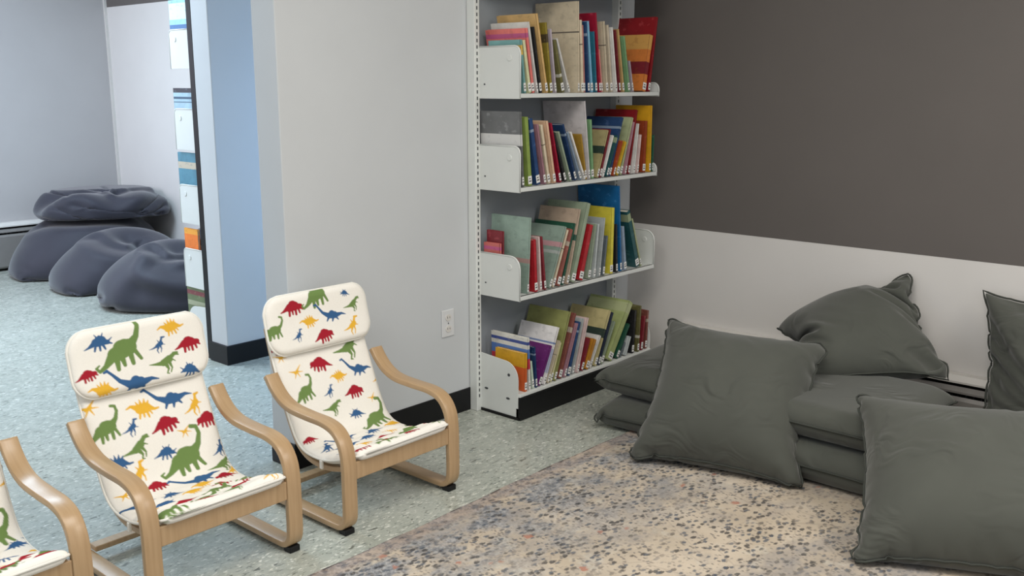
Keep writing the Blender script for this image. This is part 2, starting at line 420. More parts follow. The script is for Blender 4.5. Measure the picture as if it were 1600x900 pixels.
def bookcase(name, label, x0, L, yb, sgn, levels, top, base_h, low_right=(), post_mat='steel', back_shade=None):
    """steel cantilever bookcase; yb = wall plane, sgn = direction (in y) the shelves project"""
    t = empty(name, (0, 0, 0)); tag(t, label, 'bookcase')
    if back_shade: MB().box(x0 + 0.003, x0 + L - 0.031, *sorted((yb + sgn * 0.001, yb + sgn * 0.008)), 0.10, top - 0.1).build('back_shade_panel', back_shade, t)  # dark sheet added over the wall to deepen the shade in the shelves
    ya, yc = sorted((yb + sgn * 0.002, yb + sgn * 0.045))
    D = 0.265
    for x, fl in ((x0 - 0.028, True), (x0 + L - 0.03, False)):
        post(x, ya, yc, top, fl, yb + sgn * 0.045, t, M[post_mat])
    MB().box(x0, x0 + L, *sorted((yb + sgn * 0.010, yb + sgn * 0.016)), 0.05, 0.14).build('tie_bar', M['steel'], t)
    for z, h in levels:
        f0, f1 = sorted((yb + sgn * 0.03, yb + sgn * D))
        sh = MB()
        sh.box(x0 + 0.003, x0 + L - 0.003, f0, f1, z + 0.013, z + 0.017)
        l0, l1 = sorted((yb + sgn * (D + 0.004), yb + sgn * (D - 0.012)))
        sh.box(x0 + 0.003, x0 + L - 0.003, l0, l1, z, z + 0.017)
        l0, l1 = sorted((yb + sgn * 0.03, yb + sgn * 0.04))
        sh.box(x0 + 0.003, x0 + L - 0.003, l0, l1, z, z + 0.03)
        so = sh.build('shelf', M['steel'], t, bevel=0.0015)
        for xx, s in ((x0, 1), (x0 + L, -1)):
            a0, a1 = sorted((xx, xx + s * 0.003))
            hf = h
            h = 0.062 if (s < 0 and z in low_right) else hf
            R_ = 0.03 if z > 0.9 else 0.05
            if sgn > 0: R_ = 0.025
            e = MB().prism(plate_poly(D - 0.04, h, R_, z - 0.004, sgn, yb + sgn * 0.04), a0, a1, 0)
            eo = e.build('end_bracket', M['steel'], so, bevel=0.001)
            # pressed button near the top front corner and a small locating hole at the back
            rim = MB()
            cy, cz = yb + sgn * (D - 0.055), z + h - 0.050
            ring = [(cy + 0.013 * math.cos(a), cz + 0.013 * math.sin(a)) for a in np.linspace(0, 2 * math.pi, 16, endpoint=False)]
            b0, b1 = (a0 - 0.003, a0 + 0.001) if s > 0 else (a0 - 0.003, a0 + 0.001)
            rim.prism(ring, b0, b1, 0)
            if h > 0.1: rim.build('pressed_button', M['steel'], so, bevel=0.002)
            # folded edge of the plate
            pts = plate_poly(D - 0.04, h, R_, z - 0.004, sgn, yb + sgn * 0.04)
            tube('rolled_edge', [((a0 + a1) / 2, p, q) for p, q in pts[1:]], 0.0035, M['steel'], so, n=6)
            MB().box(a0 - 0.001, a1, *sorted((yb + sgn * 0.07, yb + sgn * 0.078)), z + 0.05, z + 0.056).build('locating_hole', M['slot'], so)
            h = hf
    # base
    b = MB()
    f0, f1 = sorted((yb + sgn * 0.02, yb + sgn * (D + 0.0)))
    b.box(x0 + 0.003, x0 + L - 0.003, f0, f1, base_h, base_h + 0.014)
    so = b.build('base_shelf', M['steel'], t, bevel=0.0015)
    k0, k1 = sorted((yb + sgn * (D - 0.006), yb + sgn * (D + 0.006)))
    MB().box(x0 - 0.001, x0 + L, k0, k1, 0, base_h - 0.002).build('kick_plate', M['base'], t, bevel=0.001)
    MB().box(x0 - 0.004, x0 + 0.004, *sorted((yb + sgn * 0.02, yb + sgn * D)), 0, 0.012).build('floor_strip', M['base'], t)
    for xx in (x0, x0 + L - 0.003):
        P = [(0.03, 0.012), (D - 0.02, 0.012), (D - 0.02, 0.05), (D - 0.008, 0.05), (D - 0.008, 0.175)]
        for a in np.linspace(0, math.pi / 2, 10):
            P.append((D - 0.008 - 0.075 + 0.075 * math.cos(a), 0.175 + 0.075 * math.sin(a)))
        P.append((0.03, 0.262))
        e = MB().prism([(yb + sgn * p, q) for p, q in P], xx, xx + 0.003, 0).build('base_end_panel', M['steel'], t, bevel=0.001)
        for p, q in ((0.075, 0.105), (0.20, 0.085)):
            MB().prism([(yb + sgn * (p + 0.011 * math.cos(a)), q + 0.005 * math.sin(a)) for a in np.linspace(0, 2 * math.pi, 12, endpoint=False)], xx - 0.0008, xx + 0.001, 0).build('embossed_slot', M['slot'], e)
        MB().prism([(yb + sgn * (0.205 + 0.007 * math.cos(a)), 0.19 + 0.007 * math.sin(a)) for a in np.linspace(0, 2 * math.pi, 12, endpoint=False)], xx - 0.0008, xx + 0.001, 0).build('rivet', M['slot'], e)
    return t

bookcase('bookcase', 'tall white steel bookcase of picture books standing at the end of the light grey wall', 2.943, 0.988, WY, -1,
         [(0.519, 0.185), (0.968, 0.185), (1.340, 0.205), (1.790, 0.172)], 2.35, 0.100, low_right=(0.968, 1.340), back_shade=M['back_shade'])
bookcase('bookcase', 'white steel bookcase in the far room, seen edge-on behind the blue-lit partition', 2.62, 0.95, 4.367, 1,
         [(0.352, 0.205), (0.690, 0.20), (1.068, 0.205), (1.470, 0.19)], 2.35, 0.07, post_mat='black')  # black uprights stand in for the shadowed gap behind the partition end

# ------------------------------------------------------------------ books
PAL = {
 'teal': (0.20, 0.42, 0.42), 'palelime': (0.66, 0.68, 0.42), 'white': (0.72, 0.71, 0.68), 'coral': (0.66, 0.17, 0.15), 'black': (0.02, 0.02, 0.022),
 'tan': (0.58, 0.38, 0.16), 'olive': (0.32, 0.25, 0.04), 'lilac': (0.50, 0.44, 0.50), 'darkolive': (0.14, 0.13, 0.05), 'cream': (0.66, 0.57, 0.42),
 'salmon': (0.60, 0.25, 0.22), 'navy': (0.02, 0.055, 0.15), 'skyblue': (0.20, 0.42, 0.60), 'tealblue': (0.03, 0.19, 0.28), 'crimson': (0.36, 0.012, 0.04),
 'beige': (0.60, 0.52, 0.40), 'maroon': (0.20, 0.02, 0.03), 'green': (0.18, 0.34, 0.17), 'orange': (0.68, 0.22, 0.05), 'darkred': (0.26, 0.01, 0.015),
 'greycover': (0.16, 0.165, 0.17), 'leaf': (0.24, 0.33, 0.08), 'mauve': (0.38, 0.20, 0.24), 'peach': (0.62, 0.42, 0.28), 'sage': (0.27, 0.33, 0.24),
 'bluegrey': (0.24, 0.31, 0.40), 'mustard': (0.45, 0.27, 0.04), 'whiteboard': (0.62, 0.59, 0.60), 'khaki': (0.46, 0.40, 0.20), 'darkteal': (0.02, 0.10, 0.11),
 'rust': (0.34, 0.06, 0.02), 'yellow': (0.72, 0.43, 0.03), 'palegreen': (0.40, 0.45, 0.26), 'pinkwhite': (0.68, 0.52, 0.50), 'amber': (0.72, 0.38, 0.02),
 'darkgreen': (0.02, 0.10, 0.06), 'greygreen': (0.25, 0.34, 0.29), 'red': (0.48, 0.02, 0.03), 'sagepink': (0.30, 0.40, 0.34), 'brownred': (0.26, 0.085, 0.065),
 'tanpink': (0.48, 0.37, 0.28), 'palegrey': (0.46, 0.50, 0.50), 'slate': (0.13, 0.16, 0.18), 'lemon': (0.62, 0.54, 0.06), 'blue': (0.01, 0.13, 0.34),
 'rainbow': (0.76, 0.42, 0.03), 'storybook': (0.70, 0.69, 0.64), 'mint': (0.48, 0.58, 0.48), 'purple': (0.14, 0.02, 0.15), 'whitearc': (0.70, 0.68, 0.68),
 'butter': (0.66, 0.62, 0.36), 'olivecover': (0.24, 0.25, 0.09), 'orangebrown': (0.55, 0.24, 0.03), 'darknavy': (0.02, 0.03, 0.06), 'lime': (0.31, 0.36, 0.15),
}
WORD = {
 'teal': 'muted teal', 'palelime': 'pale lime', 'coral': 'coral pink', 'tan': 'orange tan', 'lilac': 'pale lilac', 'darkolive': 'dark olive', 'navy': 'navy blue',
 'skyblue': 'light blue', 'tealblue': 'teal blue', 'darkred': 'deep red', 'greycover': 'grey-covered', 'leaf': 'leaf green', 'sage': 'sage green', 'bluegrey': 'blue-grey',
 'whiteboard': 'tall white-covered', 'darkteal': 'dark teal', 'rust': 'rust red', 'palegreen': 'pale green', 'pinkwhite': 'pinkish white', 'darkgreen': 'dark green',
 'greygreen': 'grey-green', 'sagepink': 'green and pink', 'brownred': 'brownish red', 'tanpink': 'pinkish tan', 'palegrey': 'pale grey', 'lemon': 'lemon yellow',
 'blue': 'tall bright blue', 'rainbow': 'yellow and orange', 'storybook': 'white, blue and red', 'whitearc': 'white and blue', 'butter': 'butter yellow',
 'olivecover': 'large olive', 'orangebrown': 'orange-brown', 'darknavy': 'blackish navy', 'lime': 'thick light green', 'red': 'bright red', 'amber': 'tall amber',
}
# second cover colour: (rgb, from, to) as fractions of the cover height
BAND = {
 'teal': [((0.70, 0.46, 0.10), 0.72, 0.9)], 'coral': [((0.50, 0.10, 0.24), 0.86, 0.93)], 'greycover': [((0.62, 0.62, 0.61), 0.55, 0.70)],
 'sagepink': [((0.52, 0.30, 0.32), 0.66, 0.74), ((0.42, 0.46, 0.44), 0.55, 0.6)], 'cream': [((0.14, 0.12, 0.10), 0.66, 0.675)],
 'storybook': [((0.05, 0.08, 0.28), 0.86, 0.92), ((0.10, 0.20, 0.50), 0.60, 0.78), ((0.60, 0.05, 0.08), 0.40, 0.60)],
 'rainbow': [((0.62, 0.12, 0.03), 0.0, 0.62)], 'whitearc': [((0.18, 0.25, 0.45), 0.70, 0.73), ((0.45, 0.48, 0.62), 0.2, 0.62)],
 'orange': [((0.20, 0.02, 0.03), 0.30, 0.52), ((0.66, 0.36, 0.10), 0.74, 1.0)], 'lime': [((0.42, 0.46, 0.25), 0.8, 0.96)],
 'tanpink': [((0.03, 0.10, 0.07), 0.58, 0.66)], 'khaki': [((0.03, 0.05, 0.04), 0.50, 0.66)], 'navy': [((0.25, 0.32, 0.42), 0.8, 0.84)],
 'greygreen': [((0.40, 0.26, 0.24), 0.40, 0.46)], 'darkteal': [((0.30, 0.36, 0.22), 0.82, 0.95)], 'olive': [((0.08, 0.06, 0.03), 0.72, 0.84)],
 'darkolive': [((0.55, 0.54, 0.46), 0.30, 0.36)], 'brownred': [((0.45, 0.38, 0.30), 0.70, 0.78)],
}
_bm = {}
def book_mat(col, h, var):
    key = (col, round(h, 2), var)
    if key in _bm: return _bm[key]
    m, nt, p = newmat('book_cover_' + col)
    base = PAL.get(col, (0.5, 0.5, 0.5))
    f = 1.0 + 0.12 * (var - 1)
    base = tuple(min(0.85, c * f) for c in base)
    v = coords(nt)
    c = ramp(nt, noise(nt, v, 14, 4, 0.6), [(0.35, tuple(x * 0.86 for x in base)), (0.65, tuple(min(0.9, x * 1.1) for x in base))])
    sx = NN(nt, 'ShaderNodeSeparateXYZ'); nt.links.new(v, sx.inputs[0])
    def step(lo, hi):
        a = NN(nt, 'ShaderNodeMath', operation='GREATER_THAN'); nt.links.new(sx.outputs[2], a.inputs[0]); a.inputs[1].default_value = lo
        b = NN(nt, 'ShaderNodeMath', operation='LESS_THAN'); nt.links.new(sx.outputs[2], b.inputs[0]); b.inputs[1].default_value = hi
        x = NN(nt, 'ShaderNodeMath', operation='MULTIPLY'); nt.links.new(a.outputs[0], x.inputs[0]); nt.links.new(b.outputs[0], x.inputs[1]); return x.outputs[0]
    for rgb, a, b in BAND.get(col, []):
        c = mix(nt, step(a * h, b * h), c, rgb)
    # printed picture or lettering blotches
    pic = noise(nt, coords(nt, 'Object', (1, 1, 1.6)), 32, 2, 0.5)
    dark = sum(base) < 0.6
    tint = tuple(min(0.8, x * 2.2 + 0.10) for x in base) if dark else tuple(x * 0.45 for x in base)
    g = ramp(nt, pic, [(0.60, (0, 0, 0)), (0.68, (0.28, 0.28, 0.28))])
    c = mix(nt, g, c, tint)
    nt.links.new(c, p.inputs['Base Color']); p.inputs['Roughness'].default_value = 0.38
    _bm[key] = m
    return m

def book(x, dx, h, th, col, z, yspine, depth, sgn, label, group, var):
    """open side towards the wall, spine towards the room; leans by dx over its height"""
    hh = math.hypot(dx, h)
    me = MB(); b = min(0.0022, th * 0.16)
    y0, y1 = 0.0, depth
    me.box(-th / 2, -th / 2 + b, y0, y1, 0, hh).box(th / 2 - b, th / 2, y0, y1, 0, hh).box(-th / 2, th / 2, y0, y0 + b, 0, hh)
    o = me.build('book', book_mat(col, hh, var), bevel=0.0006, seg=1)
    tag(o, label, 'book', group)
    MB().box(-th / 2 + b, th / 2 - b, b, depth - 0.004, 0.003, hh - 0.003).build('pages', M['paper'], o)
    if hh > 0.12:
        lb = MB().box(-th / 2 + 0.0005, th / 2 - 0.0005, -0.0006, 0.0, 0.008, 0.040)
        lo = lb.build('call_number_label', M['label'], o)
        MB().box(-th * 0.3, th * 0.3, -0.0010, -0.0005, 0.017, 0.022).box(-th * 0.25, th * 0.2, -0.0010, -0.0005, 0.028, 0.032).build('printed_line', M['slot'], lo)
    # rest the lower corner on the shelf
    a = math.atan2(dx, h)
    lift = abs(math.sin(a)) * th / 2
    o.location = (x, yspine, z + lift + 0.0006)
    o.rotation_euler = (0, a, 0) if sgn < 0 else (0, -a, math.pi)
    return o

BOOKS = [
  (1.357, [
    (2.9863, -0.0267, 0.206, 0.0143, 'teal'), (3.0197, -0.0408, 0.203, 0.0191, 'palelime'), (3.0422, -0.0453, 0.25, 0.0172, 'coral'), (3.0649, -0.0587, 0.275, 0.0105, 'white'),
    (3.0879, -0.0502, 0.257, 0.0143, 'black'), (3.1226, -0.0688, 0.308, 0.0153, 'tan'), (3.1539, -0.0414, 0.277, 0.0162, 'olive'), (3.1856, -0.038, 0.254, 0.0115, 'lilac'),
    (3.2298, -0.0594, 0.209, 0.0191, 'darkolive'), (3.2747, -0.0873, 0.215, 0.0124, 'white'), (3.333, -0.0111, 0.373, 0.0105, 'cream'), (3.3627, -0.0209, 0.298, 0.0191, 'cream'),
    (3.3798, -0.021, 0.278, 0.0105, 'salmon'), (3.4056, -0.0297, 0.292, 0.0124, 'navy'), (3.4317, -0.0378, 0.295, 0.0162, 'skyblue'), (3.458, -0.0281, 0.254, 0.0143, 'tealblue'),
    (3.4891, -0.044, 0.332, 0.0124, 'crimson'), (3.5069, -0.0297, 0.181, 0.0105, 'salmon'), (3.5385, -0.0357, 0.299, 0.0172, 'cream'), (3.5751, -0.041, 0.285, 0.0172, 'beige'),
    (3.6075, -0.0459, 0.276, 0.0143, 'white'), (3.6374, -0.0464, 0.266, 0.0124, 'maroon'), (3.6686, -0.0539, 0.27, 0.0143, 'tan'), (3.7069, -0.0524, 0.241, 0.0162, 'green'),
    (3.7408, -0.0343, 0.136, 0.0105, 'lilac'), (3.8199, 0.0506, 0.253, 0.0287, 'orange'), (3.8653, 0.0516, 0.336, 0.0162, 'darkred'),
  ]),
  (0.985, [
    (2.9759, -0.0173, 0.3, 0.0127, 'greycover'), (3.0223, -0.0274, 0.277, 0.0244, 'leaf'), (3.0775, -0.0525, 0.269, 0.0244, 'navy'), (3.1176, -0.0538, 0.246, 0.0137, 'mauve'),
    (3.146, -0.0541, 0.242, 0.0176, 'cream'), (3.1789, -0.0569, 0.257, 0.0166, 'peach'), (3.2206, -0.0685, 0.248, 0.0127, 'crimson'), (3.2586, -0.082, 0.208, 0.0127, 'black'),
    (3.2885, -0.0871, 0.21, 0.0127, 'sage'), (3.3275, -0.094, 0.24, 0.0127, 'navy'), (3.3582, -0.0983, 0.207, 0.0127, 'bluegrey'), (3.3893, -0.1044, 0.206, 0.0108, 'white'),
    (3.4013, -0.0427, 0.195, 0.0117, 'mustard'), (3.4207, -0.0446, 0.335, 0.0127, 'whiteboard'), (3.446, -0.0225, 0.256, 0.0186, 'green'), (3.4753, 0.0724, 0.205, 0.0127, 'khaki'),
    (3.4984, 0.0716, 0.208, 0.0117, 'maroon'), (3.5235, 0.0727, 0.18, 0.0117, 'white'), (3.5479, 0.0745, 0.178, 0.0127, 'darkteal'), (3.5706, 0.0946, 0.258, 0.0127, 'navy'),
    (3.5973, 0.0638, 0.153, 0.0108, 'rust'), (3.6262, 0.0631, 0.147, 0.0196, 'yellow'), (3.6584, 0.0855, 0.255, 0.0156, 'palegreen'), (3.6899, 0.0618, 0.235, 0.0117, 'mauve'),
    (3.7197, 0.0561, 0.29, 0.0137, 'darkred'), (3.7579, 0.0274, 0.228, 0.0137, 'white'), (3.7904, 0.0201, 0.177, 0.0127, 'pinkwhite'), (3.8451, 0.01, 0.239, 0.0225, 'rust'),
    (3.8913, -0.0003, 0.309, 0.0147, 'amber'), (3.9157, 0.0054, 0.172, 0.0078, 'darkgreen'),
  ]),
  (0.536, [
    (2.966, 0.0, 0.205, 0.014, 'coral'), (2.983, 0.0, 0.255, 0.011, 'maroon'), (3.0126, 0.0164, 0.317, 0.0111, 'greygreen'), (3.063, -0.0139, 0.223, 0.0192, 'red'),
    (3.0966, -0.0166, 0.232, 0.0131, 'pinkwhite'), (3.122, -0.0285, 0.231, 0.0121, 'maroon'), (3.152, 0.108, 0.253, 0.0131, 'sagepink'), (3.1779, 0.0981, 0.237, 0.0151, 'cream'),
    (3.2085, 0.0895, 0.237, 0.0222, 'brownred'), (3.2394, 0.0849, 0.261, 0.0131, 'darkgreen'), (3.2706, 0.0837, 0.321, 0.0141, 'tanpink'), (3.3112, 0.1098, 0.339, 0.0282, 'sage'),
    (3.371, 0.074, 0.24, 0.0282, 'red'), (3.4272, 0.0458, 0.243, 0.0181, 'sage'), (3.47, 0.027, 0.241, 0.0151, 'palegrey'), (3.5038, 0.0332, 0.265, 0.0121, 'palegrey'),
    (3.5379, 0.0241, 0.18, 0.0141, 'slate'), (3.6024, 0.0046, 0.304, 0.0232, 'lemon'), (3.6427, -0.0127, 0.226, 0.0131, 'black'), (3.6785, -0.0315, 0.4, 0.0131, 'blue'),
    (3.7094, -0.0284, 0.209, 0.0202, 'bluegrey'), (3.8149, -0.0919, 0.274, 0.0282, 'darkteal'), (3.8472, -0.0852, 0.236, 0.0101, 'palegreen'),
  ]),
  (0.118, [
    (2.9951, 0.0022, 0.167, 0.0152, 'rainbow'), (3.0243, -0.0097, 0.231, 0.0129, 'storybook'), (3.0508, -0.0162, 0.122, 0.0152, 'mint'), (3.0687, -0.0159, 0.183, 0.0117, 'navy'),
    (3.0866, 0.0816, 0.163, 0.0152, 'purple'), (3.1169, 0.0971, 0.237, 0.0141, 'whitearc'), (3.1444, 0.0812, 0.174, 0.0141, 'cream'), (3.168, 0.0675, 0.164, 0.0129, 'butter'),
    (3.1909, 0.1052, 0.293, 0.0141, 'olivecover'), (3.2276, 0.1062, 0.278, 0.0211, 'brownred'), (3.2595, 0.088, 0.231, 0.0129, 'mauve'), (3.2885, 0.0771, 0.234, 0.0199, 'navy'),
    (3.3244, 0.0722, 0.244, 0.0129, 'palegrey'), (3.3541, 0.0724, 0.242, 0.0141, 'pinkwhite'), (3.3875, 0.0563, 0.142, 0.0152, 'maroon'), (3.4191, 0.063, 0.129, 0.0211, 'orangebrown'),
    (3.4487, 0.077, 0.138, 0.0129, 'white'), (3.4902, 0.111, 0.243, 0.0176, 'khaki'), (3.5135, 0.1031, 0.232, 0.0152, 'darknavy'), (3.5371, 0.0996, 0.184, 0.0176, 'sage'),
    (3.5944, 0.1696, 0.251, 0.0363, 'lime'), (3.6577, 0.0981, 0.148, 0.0176, 'darkgreen'), (3.6862, 0.0414, 0.064, 0.0141, 'slate'), (3.7275, 0.0374, 0.087, 0.0187, 'palegrey'),
    (3.7913, 0.0173, 0.21, 0.0176, 'black'), (3.8328, 0.013, 0.227, 0.0152, 'darkolive'), (3.8657, 0.0229, 0.167, 0.0164, 'maroon'), (3.9056, 0.0112, 0.191, 0.0164, 'brownred'),
  ]),
]
SHELF_NAME = ['top visible shelf', 'second shelf down', 'third shelf down', 'bottom shelf']
DEEP = {'cream': .23, 'whiteboard': .23, 'blue': .24, 'lime': .23, 'storybook': .21, 'greycover': .22, 'orange': .20, 'darkred': .23, 'greygreen': .215, 'sage': .22,
        'sagepink': .215, 'tanpink': .22, 'olivecover': .23, 'whitearc': .21, 'khaki': .22, 'tan': .21, 'coral': .215, 'lemon': .20, 'amber': .20, 'navy': .20, 'darkgreen': .22}
ORD = ['first', 'second', 'third', 'fourth', 'fifth', 'sixth', 'seventh', 'eighth', 'ninth', 'tenth']
def ordinal(n):
    if n <= 10: return ORD[n - 1]
    return '%d%s' % (n, 'th' if 10 < n % 100 < 20 else {1: 'st', 2: 'nd', 3: 'rd'}.get(n % 10, 'th'))
bz = (1.357, 0.985, 0.536, 0.114)
for si, (zb, rows) in enumerate(BOOKS):
    seen = {}
    tot = {}
    for r in rows: tot[r[4]] = tot.get(r[4], 0) + 1
    for bi, (x, dx, h, th, col) in enumerate(rows):
        seen[col] = seen.get(col, 0) + 1
        w = WORD.get(col, col)
        lean = ' leaning left' if dx < -0.03 else (' leaning right' if dx > 0.03 else ' standing upright')
        if tot[col] > 1: lab = '%s of the %s books from the left on the %s' % (ORD[seen[col] - 1], w, SHELF_NAME[si])
        else: lab = '%s book%s on the %s of the near bookcase' % (w, lean, SHELF_NAME[si])
        ys = 2.584 + (bi * 37 % 5) * 0.0012
        dp = DEEP.get(col, .17 + .01 * (bi % 4))
        if si == 2 and bi < 2: ys = 2.70; dp = 0.09
        book(x, dx, h, th * 0.97, col, bz[si], ys, min(dp, 2.822 - ys), -1, lab, 'picture books on the %s' % SHELF_NAME[si], bi % 3)

# far bookcase: a few books on each shelf, their covers showing above the end brackets
PAL.update({'skycover': (0.30, 0.58, 0.72), 'headercover': (0.34, 0.50, 0.60), 'islandcover': (0.08, 0.24, 0.33), 'orangecover': (0.80, 0.20, 0.03), 'mosscover': (0.13, 0.17, 0.08)})
BAND.update({'skycover': [((0.05, 0.16, 0.36), 0.52, 0.62), ((0.62, 0.80, 0.84), 0.7, 0.95)], 'headercover': [((0.02, 0.02, 0.03), 0.92, 1.0), ((0.03, 0.08, 0.14), 0.81, 0.85), ((0.03, 0.08, 0.14), 0.75, 0.765)],
             'islandcover': [((0.52, 0.46, 0.36), 0.76, 0.86)], 'orangecover': [((0.86, 0.38, 0.05), 0.90, 1.0)], 'mosscover': [((0.20, 0.04, 0.05), 0.84, 0.93), ((0.34, 0.36, 0.24), 0.62, 0.72)]})
far = [
 (1.487, 0.0, 0.312, 'skycover', 'pale sky-blue picture book at the end of the far bookcase, topmost shown', .24),
 (1.085, 0.0, 0.287, 'headercover', 'blue magazine-like book with a dark top edge in the far bookcase', .25),
 (0.707, 0.0, 0.342, 'islandcover', 'dark teal illustrated book at the end of the far bookcase', .255),
 (0.369, 0.0, 0.287, 'orangecover', 'orange book on the fourth level of the far bookcase', .10),
 (0.084, 0.0, 0.262, 'mosscover', 'mossy green picture book low in the far bookcase', .26),
]
for i, (z, dx, h, col, lab, dp) in enumerate(far):
    ye = 4.640 + (0.012 if i in (1, 2, 4) else 0)
    book(2.64, dx, h, 0.012, col, z, ye, dp if i != 3 else 0.13, 1, lab, 'books in the far bookcase', 1)
    fills = [('pinkwhite', .20), ('slate', .22), ('cream', .19)]
    for k, (cc, hh) in enumerate(fills):
        if i == 3 and k == 0: pass
        book(2.662 + 0.016 * k, 0, hh + 0.01 * ((i + k) % 3), 0.014, cc, z, ye - 0.01, 0.2, 1,
             '%s book just behind the %s book of the far bookcase' % (WORD.get(cc, cc), {'skycover': 'sky-blue', 'headercover': 'dark-topped blue', 'islandcover': 'dark teal', 'orangecover': 'orange', 'mosscover': 'mossy green'}[col]),
             'books in the far bookcase', k)

# ------------------------------------------------------------------ armchairs
PROF = np.array([(2.745, .680), (2.727, .59), (2.698, .49), (2.652, .375), (2.610, .280), (2.575, .226), (2.525, .200), (2.44, .198), (2.36, .218), (2.295, .245), (2.254, .260)])
def catmull(P, n):
    P = np.asarray(P, float); Q = np.vstack([2 * P[0] - P[1], P, 2 * P[-1] - P[-2]]); out = []
    for i in range(1, len(Q) - 2):
        for t in np.linspace(0, 1, 16, endpoint=False):
            a, b, c, d = Q[i - 1], Q[i], Q[i + 1], Q[i + 2]
            out.append(0.5 * ((2 * b) + (-a + c) * t + (2 * a - 5 * b + 4 * c - d) * t * t + (-a + 3 * b - 3 * c + d) * t ** 3))
    out.append(Q[-2]); out = np.array(out)
    L = np.r_[0, np.cumsum(np.linalg.norm(np.diff(out, axis=0), axis=1))]
    s = np.linspace(0, L[-1], n)
    return np.stack([np.interp(s, L, out[:, k]) for k in range(out.shape[1])], 1), L[-1]

YO = 2.50   # chair origin in the measured profile
def ribbon(name, pts, x0, x1, th, mat, parent, n=80, bevel=0.0025):
    P, L = catmull(np.array(pts) - np.array([YO, 0]), n)
    T = np.gradient(P, axis=0); T /= np.linalg.norm(T, axis=1)[:, None]
    Nn = np.stack([-T[:, 1], T[:, 0]], 1)
    A = P + Nn * th / 2; B = P - Nn * th / 2
    V = []; F = []
    for i in range(n):
        V += [(x0, *A[i]), (x1, *A[i]), (x1, *B[i]), (x0, *B[i])]
    for i in range(n - 1):
        a = i * 4; b = a + 4
        for k in range(4): F.append((a + k, a + (k + 1) % 4, b + (k + 1) % 4, b + k))
    F += [(0, 1, 2, 3), ((n - 1) * 4 + 3, (n - 1) * 4 + 2, (n - 1) * 4 + 1, (n - 1) * 4)]
    mb = MB().add(V, F)
    o = mb.build(name, mat, parent, bevel=bevel, seg=2, smooth=True)
    m = o.modifiers['bevel']; m.angle_limit = math.radians(50); m.harden_normals = False
    return o

